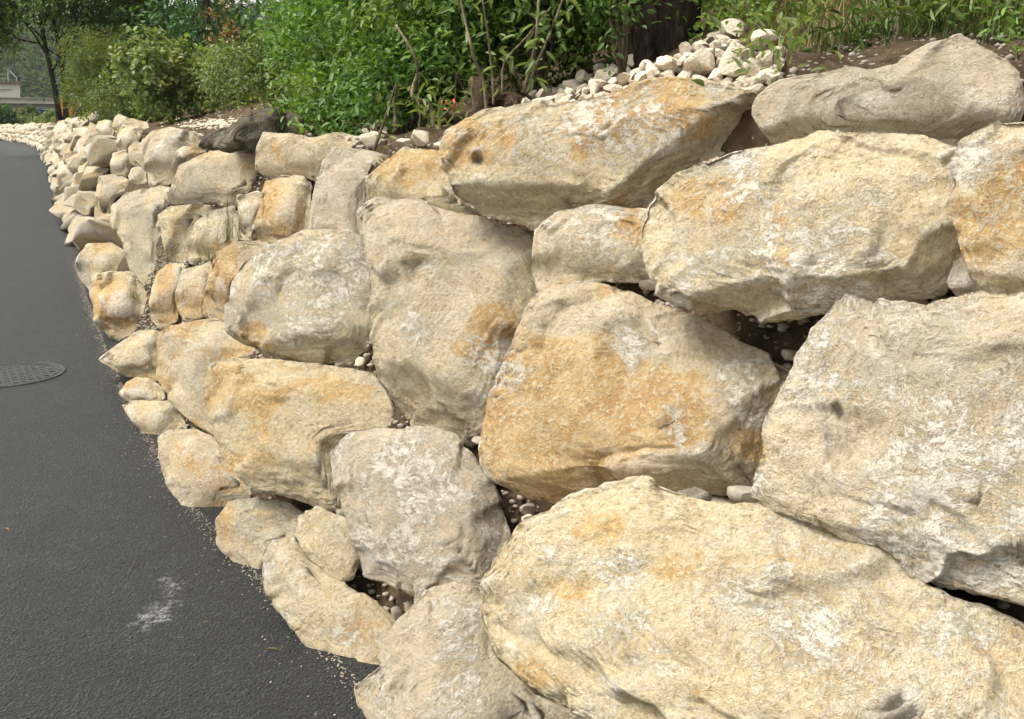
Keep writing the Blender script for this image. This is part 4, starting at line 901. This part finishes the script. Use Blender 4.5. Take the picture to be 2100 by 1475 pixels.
def cobble_heap():
    r = np.random.default_rng(8); pts = []
    top = lambda x: np.interp(x, [1075, 1120, 1180, 1215, 1300, 1340, 1400, 1450, 1500, 1530, 1560, 1600], [212, 185, 175, 158, 132, 118, 110, 86, 70, 85, 100, 110])
    bot = lambda x: np.interp(x, [1075, 1150, 1240, 1320, 1370, 1430, 1480, 1560, 1600], [222, 216, 202, 180, 168, 176, 186, 200, 165])
    tries = 0
    while len(pts) < 190 and tries < 20000:
        tries += 1; x = r.uniform(1078, 1598); y = r.uniform(top(x), bot(x) + 4); s = r.uniform(10, 23) * np.interp(x, [1080, 1500], [.8, 1.15])
        if all(math.hypot((x - a) / 1.0, (y - b) / .62) > .62 * (s + c) for a, b, c in pts): pts.append((x, y, s))
    for a, b, c in [(1440, 145, 38), (1510, 128, 34), (1500, 72, 25), (1555, 98, 22), (1375, 135, 24)]:
        pts = [q for q in pts if math.hypot(q[0] - a, (q[1] - b) / .8) > .6 * (c + q[2])]
        pts.append((a, b, c))
    special = {(1440, 145): 'large round pitted cobble at the front of the white heap', (1510, 128): 'angular white block at the right of the cobble heap', (1500, 72): 'whitish cobble at the very top of the heap', (1555, 98): 'elongated white cobble at the right tip of the heap', (1375, 135): 'orange tinted cobble in the middle of the white heap'}
    for (x, y, s) in pts:
        p = hit(x, y + s * .3)
        if p is None: continue
        dist = np.linalg.norm(p - CAM); a = s / FPX * dist * 1.12
        o = link('cobble', CB[r.integers(8)], p + [0, 0, a * r.uniform(.2, .9)]); o.scale = (a * r.uniform(.95, 1.35), a * r.uniform(.8, 1.1), a * r.uniform(.6, .9)); o.rotation_euler = (r.uniform(-.5, .5), r.uniform(-.5, .5), r.uniform(0, 6.28))
        o['tone'] = float(r.uniform(.2, .7)); o['pink'] = float(r.uniform(.0, .6))
        tag(o, special.get((x, y), 'pale cobble lying in the loose heap of white cobbles behind the long boulder'), 'cobble', 'cobbles in the heap' if (x, y) not in special else None)
cobble_heap()
for i, (x, y, s) in enumerate([(800, 282, 44), (862, 262, 36), (770, 292, 30), (868, 292, 26), (905, 303, 16), (835, 300, 24), (745, 285, 22)]):
    p = hit(x, y); dist = np.linalg.norm(p - CAM); a = s / FPX * dist
    o = link('cobble', CB[i % 8], p + [0, 0, a * .2]); o.scale = (a * 1.25, a, a * .62); o.rotation_euler = (.1, .15 * (i % 3 - 1), i * 1.3); o['tone'] = .35; o['pink'] = .3
    tag(o, ['wide pale stone at the foot of the dead twigs', 'pale upright stone behind the dead twigs', 'flat pale stone left of the dead twigs', 'pale stone at the right foot of the dead twigs', 'smallest pale stone beside the earthy root clump', 'pale stone in the middle under the dead twigs', 'pale stone nearest the top row boulder'][i], 'cobble', 'pale stones under the dead twigs')
for q in [('round grey pebble on the dark ledge under the oval boulder', 1618, 732, 18, 12, False), ('pale round pebble in the dirt gap left of the yellow slab', 1082, 1068, 12, 11, True), ('brown pebble above the pale round pebble in the dirt gap', 1082, 1047, 15, 12, False),
          ('pebble left of the orange boulder foot', 1008, 975, 20, 16, False), ('thin leaning grey stone left of the orange boulder', 992, 908, 30, 12, False), ('brown pebble under the tall upright slab', 965, 905, 18, 14, False),
          ('rounded pebble under the orange boulder next to the dark grey stone', 1478, 1046, 28, 18, True), ('smooth grey cobble under the right foot of the orange boulder', 1540, 1024, 44, 22, False), ('pebble squeezed over the dark grey stone', 1432, 1036, 24, 16, False),
          ('small grey pebble behind the cracked cream stone', 700, 1056, 12, 8, False), ('smallest pebble behind the cracked cream stone', 680, 1045, 9, 6, False), ('pale pebble at the end of the soil ledge', 843, 1250, 15, 12, True), ('brown pebble on the soil ledge behind the road edge slab', 815, 1262, 15, 12, False),
          ('pebble in the hollow at the left end of the oval boulder', 1335, 588, 24, 12, False), ('small pebble in the hollow beside the little ochre boulder', 1385, 625, 16, 9, False), ('grey pebble in the joint under the pale rounded boulder', 740, 745, 12, 9, True), ('second grey pebble in the joint under the pale rounded boulder', 700, 752, 12, 8, False),
          ('grey pebble on the ledge at the top of the whitish slab', 1935, 618, 26, 10, False), ('pale pebble on the ledge over the whitish slab', 1880, 622, 24, 9, True), ('flat pebble on the ledge over the left corner of the whitish slab', 1840, 628, 20, 7, True), ('brown pebble in the crack under the whitish slab', 1755, 1115, 20, 14, False)]:
    pebble(*q[:5], pale=q[5], toward=.05)
boulder('dark grey smooth stone lodged at the top edge of the yellow cream slab', [(1376,1030),(1392,1008),(1428,998),(1462,1016),(1452,1048),(1420,1078),(1384,1066)], level=4, push=.09, tone=-1.6, pink=1, gry=2, och=-2, chk=-2, rough=.5, bulge=.4, group='pebbles lodged between boulders')
boulder('dark mossy boulder lying on the earth behind the top row', [(440,302),(455,270),(500,242),(545,224),(585,230),(615,246),(622,272),(600,290),(530,305),(470,312)], level=5, plane=at(540, 285, hit(540, 300, surf='wall')[1] + .35), mat=M_DARKROCK, rough=1.4, bulge=.3)
boulder('low dark rock form standing in for the overhang shadow left of the mossy boulder', [(405,300),(420,275),(455,265),(500,268),(520,290),(480,306),(430,308)], level=5, plane=at(450, 292, hit(450, 310, surf='wall')[1] + .3), mat=M_DARKROCK, rough=1.6, bulge=.3)  # dark shape added where the overhang only shades the soil
boulder('clump of dark earth and roots around the saplings', [(893,302),(902,255),(930,218),(965,205),(1010,200),(1060,188),(1085,205),(1040,232),(985,262),(940,292)], level=5, plane=hit(975, 250), mat=M_SOIL, rough=2.0, bulge=.3, name='earth_clump', cat='earth clump')

def scatter_stuff(name, label, cat, P, size, mat, r, flat=.7):
    S, F = ico(1); V = []; Fs = []
    q = rand_dirs(len(P), r)
    for i, p in enumerate(P):
        s = size * r.uniform(.4, 1.5) * np.array([1, r.uniform(.6, 1), flat * r.uniform(.6, 1)]); a = r.uniform(0, 6.28); c, d = math.cos(a), math.sin(a)
        v = S * (1 + .22 * np.sin(S @ q[i] * 7))[:, None] * s; V.append(np.stack([v[:, 0]*c - v[:, 1]*d, v[:, 0]*d + v[:, 1]*c, v[:, 2]], 1) + p); Fs.append(F + i * len(S))
    o = link(name, mesh_of(name, np.vstack(V), np.vstack(Fs), mat, False)); tag(o, label, cat, kind='stuff')
    if mat == M_ROCK: o['tone'] = .4; o['pink'] = .3
r = np.random.default_rng(99)
P = on_terrain(r.normal(430, 45, 420), r.normal(254, 5, 420)); scatter_stuff('gravel', 'band of white gravel on the earth behind the top row at left', 'gravel', P, .026, M_PEBW, r)
P = on_terrain(r.uniform(330, 640, 260), r.uniform(205, 262, 260)); scatter_stuff('gravel', 'scattered grey gravel on the bare earth slope', 'gravel', P, .020, M_PEB, r)
P = on_terrain(r.uniform(1560, 2100, 420), r.uniform(60, 200, 420)); scatter_stuff('gravel', 'small stones in the bare earth above the peaked slab', 'gravel', P, .010, M_PEB, r)
# gravel and crumbs filling the joints of the near wall
s = U0 + r.uniform(-1.6, 5, 9000); z = r.uniform(0.0, 1.4, 9000); x, y = from_uw(s, 0.20 + .5 * z - .012); P = np.stack([x, y, z + r.normal(size=9000) * .01], 1)
scatter_stuff('gravel', 'brown grit and crumbs of stone filling the joints of the wall', 'gravel', P, .010, M_PEB, r)
u = U0 + r.uniform(-1.2, 12, 900) ; w = -np.abs(r.normal(0, .08, 900)) ** 1.0 + .05; x, y = from_uw(u, w); P = np.stack([x, y, np.full(900, .006)], 1)
scatter_stuff('stone_crumbs', 'tiny pale stone crumbs along the road edge', 'gravel', P, .0022, M_PEBW, r)

u = U0 + r.uniform(-1.2, 9, 3200) ; w = -np.abs(r.normal(0, .025, 3200)) + .05; x, y = from_uw(u, w); P = np.stack([x, y, np.full(3200, .006)], 1)
scatter_stuff('stone_crumbs', 'brown grit gathered along the foot of the wall', 'gravel', P, .0035, M_PEB, r)

# ---------------------------------------------------------------- dead twigs, saplings, stump
def stick(label, path, D, w0, w1, mat=None, name='dead_twig', cat='twig', group='dead twigs on top of the wall', leaves=None):
    pts = [at(x, y, D + .03 * math.sin(i * 1.7)) for i, (x, y) in enumerate(path)]
    P = catmull(np.array(pts), 4) if len(pts) > 2 else np.array(pts)
    k = D / FPX / 2; base = P[0].copy(); m = MB(); m.tube(list(P - base), list(np.linspace(w0 * k, w1 * k, len(P))), 7)
    if leaves is None:
        o = link(name, mesh_of(name, np.array(m.V), m.F, mat or M_TWIG, True), base); tag(o, label, cat, group); return o
    root = empty(name, base); tag(root, label, cat, group)
    o = link('stem', mesh_of('stem', np.array(m.V), m.F, mat or M_TWIG, True)); o.parent = root
    n, size, seed, t0 = leaves; r = np.random.default_rng(seed); t = r.uniform(t0, 1, n) * (len(P) - 1); i = np.minimum(t.astype(int), len(P) - 2); C = P[i] + (P[i+1] - P[i]) * (t - i)[:, None]
    d = unit(r.normal(size=(n, 3)) * [1, 1, .5]); C = C + d * r.uniform(.0, .07, n)[:, None]
    L = size * r.uniform(.6, 1.2, n); leafobj('foliage', leaf_geo(C, unit(d + [0, 0, -.25]), unit(r.normal(size=(n, 3)) * .5 + [0, 0, 1]), L, L * .32, r.uniform(.4, 1, n)), M_LEAFL, root, base)
DT = 4.0
stick('curved bare branch standing among the dead twigs', [(888,262),(884,222),(868,208),(846,198),(847,178),(856,150),(852,118),(834,86),(812,52)], DT, 9, 5, M_TWIGP)
stick('long straight dark twig leaning right, leftmost of the dead twigs', [(766,312),(790,242),(812,172)], DT, 7, 3)
stick('short upright dark twig beside the leaning one', [(810,270),(811,222),(813,174)], DT, 8, 6)
stick('upright twig in front of the curved branch foot', [(857,302),(861,255),(869,212)], DT, 9, 6)
stick('forked thin twig near the red leaves', [(930,245),(934,195),(936,150)], DT, 4, 3)
stick('thin twig slanting down from the forked one', [(961,206),(948,178),(936,150)], DT, 4, 3)
stick('thin twig lying across the top row boulder', [(812,284),(765,266),(700,248)], DT, 5, 2)
stick('thin arching twig above the pale stones', [(862,250),(858,190),(861,150)], DT, 3, 2, M_TWIGP)
DS = 3.7
GSA = 'saplings rising from the clump of earth'
stick('leftmost sapling with a bare curved stem', [(998,235),(992,170),(976,130),(965,90),(955,50),(943,-10),(935,-60)], DS, 8, 4, M_TWIGP, 'sapling', 'sapling', GSA, (10, .06, 1, .6))
stick('slim straight sapling with pale bark', [(1012,215),(1008,140),(1000,70),(990,0),(985,-60)], DS, 5, 3, M_TWIGP, 'sapling', 'sapling', GSA, (16, .055, 2, .3))
stick('pale upright sapling in the middle of the group', [(1072,190),(1084,150),(1096,100),(1101,60),(1106,-20)], DS, 7, 5, M_TWIGP, 'sapling', 'sapling', GSA, (20, .06, 3, .1))
stick('rightmost sapling leaning to the right', [(1080,192),(1088,165),(1106,120),(1128,68),(1150,10),(1168,-40)], DS, 7, 4, M_TWIGP, 'sapling', 'sapling', GSA, (22, .07, 4, .3))
stick('thin sapling slanting up to the right through the leaves', [(1030,195),(1034,130),(1080,76),(1130,15)], DS, 5, 3, M_TWIGP, 'sapling', 'sapling', GSA, (14, .055, 5, .1))
stick('thick root slanting down over the cobbles', [(1116,216),(1080,196),(1066,172),(1054,140)], DS, 8, 5, M_TWIG, 'root', 'root', None)
p = at(985, 240, 3.75); m = MB(); k = 3.75 / FPX
m.tube([p + np.array([0, 0, -.05]), p + np.array([.0, 0, .05]), p + np.array([-.01, 0, .10]), p + np.array([-.012, 0, .145])], [.036, .030, .028, .024], 14)
o = m.build('tree_stump', M_TWIG, tuple(p), None, True); tag(o, 'short broken grey brown stump among the saplings', 'stump')
r = np.random.default_rng(31); C = np.array([at(x, y, 3.9) for x, y in [(908, 214), (918, 224), (926, 228), (934, 212), (921, 216)]])
V, F, t = leaf_geo(C, unit(r.normal(size=(5, 3)) + [0, 0, .3]), unit(r.normal(size=(5, 3)) + [0, -1.2, .4]), np.full(5, .034), np.full(5, .015), r.uniform(0, 1, 5))
o = link('red_leaves', mesh_of('red_leaves', V - C[0], F, M_RED, True, dict(tint=t)), C[0]); tag(o, 'few bright red leaves beside the dead twigs', 'leaves')

# ---------------------------------------------------------------- things on the road
M_IRON = plain('cast_iron', (0.018, 0.019, 0.019), (0.06, 0.06, 0.055), 40, 0.6, 0.002, .35)
def manhole():
    c = ground(np.array([26.]), np.array([770.]))[0]; root = empty('manhole_cover', (c[0], c[1], 0.004)); tag(root, 'round cast iron manhole cover with a grid pattern, set in the asphalt', 'manhole cover')
    Rm = .255; m = MB(); n = 72
    prof = [(Rm + .035, .0005), (Rm + .033, .006), (Rm + .012, .007), (Rm + .008, -.004)]
    for q, z in prof:
        for j in range(n): a = 2*math.pi*j/n; m.V.append((q*math.cos(a), q*math.sin(a), z))
    for k in range(3):
        for j in range(n): m.F.append([k*n+j, k*n+(j+1) % n, (k+1)*n+(j+1) % n, (k+1)*n+j])
    link('frame', mesh_of('frame', np.array(m.V), m.F, M_IRON, False)).parent = root
    m = MB(); m.tube([(0, 0, -.004), (0, 0, .0015)], [Rm + .006, Rm + .006], n); link('lid', mesh_of('lid', np.array(m.V), m.F, M_IRON, False)).parent = root
    m = MB(); k = 0
    for i in range(-6, 7):
        for j in range(-6, 7):
            x, y = i * .042, j * .042
            if math.hypot(x, y) < Rm - .035: m.box((x, y, .0035), (.030, .030, .005), .0)
    m2 = MB()
    for j in range(n):
        a = 2*math.pi*j/n; a2 = 2*math.pi*(j+1)/n
        b = len(m.V)
        for aa in (a, a2):
            for q in (Rm - .018, Rm - .004):
                m.V.append((q*math.cos(aa), q*math.sin(aa), .0055))
        m.F.append([b, b+1, b+3, b+2])
    o = link('tread_pattern', mesh_of('tread_pattern', np.array(m.V), m.F, M_IRON, False)); o.parent = root; o.rotation_euler[2] = .55
manhole()
def ground_leaf(label, px, py, L, ang, mat, w=.2, name='dry_leaf'):
    c = ground(np.array([px]), np.array([py]), .008)[0]; d = np.array([[math.cos(ang), math.sin(ang), .03]]); V, F, t = leaf_geo(np.zeros((1, 3)), unit(d), np.array([[0, .2, 1.]]), np.array([L]), np.array([L * w]), np.array([.6]))
    o = link(name, mesh_of(name, V, F, mat, True, dict(tint=t)), c); tag(o, label, 'leaf')
ground_leaf('narrow dry leaf on the asphalt near the low slab', 545, 1331, .038, .1, M_STRAW, .14)
ground_leaf('reddish dry leaf on the asphalt at the left edge', 8, 1083, .035, -.5, M_LEAFB, .25)
ground_leaf('tiny brown leaf on the asphalt beside the pale scuff', 415, 1276, .022, .2, M_LEAFB, .3)
ground_leaf('tiny yellow green leaf near the road edge boulder', 440, 1143, .010, 1.0, M_LEAFL, .7)
q = [ground(np.array([float(a)]), np.array([float(b)]), .009)[0] for a, b in ((262, 1180), (268, 1168), (272, 1160), (275, 1152))]
m = MB(); m.tube([a - q[0] for a in q], [.0012] * 4, 5); o = link('twig', mesh_of('twig', np.array(m.V), m.F, M_TWIGP, True), q[0]); tag(o, 'thin crooked twig lying on the asphalt above the pale scuff', 'twig')

# ---------------------------------------------------------------- far background
M_CONC = plain('concrete', (0.38, 0.37, 0.34), (0.48, 0.47, 0.43), 1.2, .85, .01)
M_CONCD = plain('dark_concrete', (0.20, 0.19, 0.175), (0.27, 0.26, 0.24), 1.2, .85, .01)
M_PLAS = plain('plaster', (0.50, 0.46, 0.42), (0.60, 0.56, 0.51), 1.0, .9, .01)
M_ROOF = plain('roof_tile', (0.09, 0.06, 0.05), (0.15, 0.10, 0.08), 3, .9, .02)
M_ORANGE = plain('orange_board', (0.42, 0.15, 0.04), (0.55, 0.22, 0.06), 2, .7, .005)
M_BLUE = plain('blue_sheet', (0.03, 0.10, 0.32), (0.05, 0.15, 0.42), 2, .5, .005)
M_METAL = plain('grey_metal', (0.25, 0.26, 0.27), (0.35, 0.36, 0.37), 4, .5, .002)
def slab(name, x0, y0, x1, y1, D, depth, mat, parent, tilt=0, D2=None):
    """a box whose front face spans the given pixels at distance D"""
    a = at(x0, y0, D); b = at(x1, y0 + tilt, D2 or D); c = at(x1, y1 + tilt, D2 or D); d = at(x0, y1, D); o = np.array(parent.location); k = o - CAM; k[2] = 0; k = k / np.linalg.norm(k) * depth
    V = np.array([a, b, c, d, a + k, b + k, c + k, d + k]) - o
    F = [[3, 2, 1, 0], [4, 5, 6, 7], [0, 1, 5, 4], [2, 3, 7, 6], [1, 2, 6, 5], [3, 0, 4, 7]]
    ob = link(name, mesh_of(name, V, F, mat, False)); ob.parent = parent; return ob
br = empty('bridge', at(60, 262, 118)); tag(br, 'grey concrete bridge with a plain parapet crossing beyond the trees at far left', 'bridge')
slab('parapet', -260, 196, 190, 206, 118, .5, M_CONC, br, 9)
slab('girder', -260, 206.5, 190, 215.5, 118.7, 9, M_CONCD, br, 9)
slab('deck', -260, 193.5, 190, 196, 117.7, 9.5, M_CONCD, br, 9)
slab('pillar', -30, 219, 37, 285, 119.5, 5, M_PLAS, br)
m = MB()
for i in range(16):
    p = at(-250 + i * 28, 193 + i * .55, 118.3); m.box(p - np.array(br.location) + [0, 0, .12], (.05, .05, .3))
hs_ = empty('house', at(0, 262, 150)); tag(hs_, 'pale plastered house with a dark flat roof edge above the bridge', 'house')
slab('wall', -140, 168, 41, 250, 150, 9, M_PLAS, hs_, 3)
slab('roof', -145, 163, 43, 168, 149.5, 10, M_ROOF, hs_, 4)
slab('drip_ledge', -140, 180, 18, 182, 149.7, .3, M_CONC, hs_, 1)
m = MB(); o_ = np.array(hs_.location)
for a, b in (((17, 168), (17, 146)), ((20, 146), (32, 158)), ((34, 167), (34, 157))):
    m.tube([at(*a, 149.8) - o_, at(*b, 149.8) - o_], .10, 6)
o = link('mast', mesh_of('mast', np.array(m.V), m.F, M_METAL, False)); o.parent = hs_
hu = empty('hut', at(138, 262, 60)); tag(hu, 'orange brown hut wall behind the olive shrub', 'hut')
slab('wall', 124, 195, 160, 262, 60, 3, M_ORANGE, hu); slab('roof', 128, 191.5, 162, 194.8, 59.8, 3.4, M_CONC, hu)
co = empty('container', at(74, 262, 95)); tag(co, 'blue container standing beyond the green bank left of the trunks', 'container', 'blue things beyond the bank')
slab('box', 66, 223, 83, 262, 95, 3, M_BLUE, co); slab('lid', 65.5, 222, 83.5, 222.9, 94.9, 3.2, M_METAL, co)
co = empty('market_tent', at(98, 262, 97)); tag(co, 'dark blue tarpaulin shelter beside the trunks', 'shelter', 'blue things beyond the bank')
slab('side_sheet', 87, 226, 112, 262, 97, 3, M_BLUE, co); slab('roof_sheet', 86, 223.5, 113, 225.8, 96.8, 3.4, M_METAL, co)
S_('dark green bush at the left edge under the bridge', 8, 78, 2.6, 1.9, 320, .22, M_LEAFD, 111, base_z=-.3, nb=8, twig=.4, name='bush')
for i, (px, D, h, w) in enumerate([(45, 80, 1.9, 2.0), (62, 84, 2.6, 2.0), (82, 76, 1.7, 2.4), (104, 74, 2.0, 2.2), (125, 70, 1.6, 2.4), (30, 70, 1.0, 2.0)]):
    S_(['bright green bush right of the bridge pillar', 'taller green bush left of the blue container', 'low bright bush in front of the blue container', 'bright bush just left of the two trunks', 'bright bush just right of the two trunks', 'lowest bright bush next to the dark one'][i], px, D, h, w, 300, .20, M_LEAFL, 120 + i, base_z=-.3, nb=8, twig=.4, group='bright bushes beyond the wall', tint=(.1, .8), name='bush')
# wooded hill
xs = np.linspace(-330, 160, 50); ys = np.linspace(230, 560, 34)
Xg, Yg = np.meshgrid(xs, ys, indexing='ij')
Z = (Yg - 235) * .20 + 6 * pn(np.stack([Xg.ravel() * .02, Yg.ravel() * .02, Xg.ravel() * 0], 1)).reshape(Xg.shape); Z = np.minimum(Z, 40) - 1
M_HILL = plain('hill_green', (0.02, 0.045, 0.015), (0.05, 0.085, 0.03), .2, .95, .1, .05)
i = np.arange(Z.size).reshape(Z.shape); F = np.stack([i[:-1, :-1], i[1:, :-1], i[1:, 1:], i[:-1, 1:]], -1).reshape(-1, 4)
o = link('hill', mesh_of('hill', np.stack([Xg.ravel(), Yg.ravel(), Z.ravel()], 1), F, M_HILL)); tag(o, kind='structure')
r = np.random.default_rng(55); n = 300; y = 245 + 170 * r.uniform(0, 1, n); x = -y * r.uniform(.12, .60, n)
z = np.minimum((y - 235) * .20, 38); bl = [(a, b, c + 4.5, r.uniform(4.0, 7.0), 1.1) for a, b, c in zip(x, y, z)]
stuff('forest', 'hazy wooded hillside rising far behind the bridge', 'forest', foliage(bl, 9000, 1.5, r, .8, 8, 2.6, .2), M_LEAFF)

# ---------------------------------------------------------------- thin summer haze
hz = MB(); hz.box((-75, 295, 50), (770, 730, 104))
hm = bpy.data.materials.new('haze'); hm.use_nodes = True; ht = hm.node_tree; ht.nodes.clear()
ho = ht.nodes.new('ShaderNodeOutputMaterial'); hv = ht.nodes.new('ShaderNodeVolumePrincipled'); hv.inputs['Color'].default_value = (0.86, 0.92, 0.97, 1); hv.inputs['Density'].default_value = 0.0002
ht.links.new(hv.outputs[0], ho.inputs['Volume'])
tag(hz.build('haze', hm), 'thin pale haze in the air in front of the wooded hill', 'haze', kind='stuff')
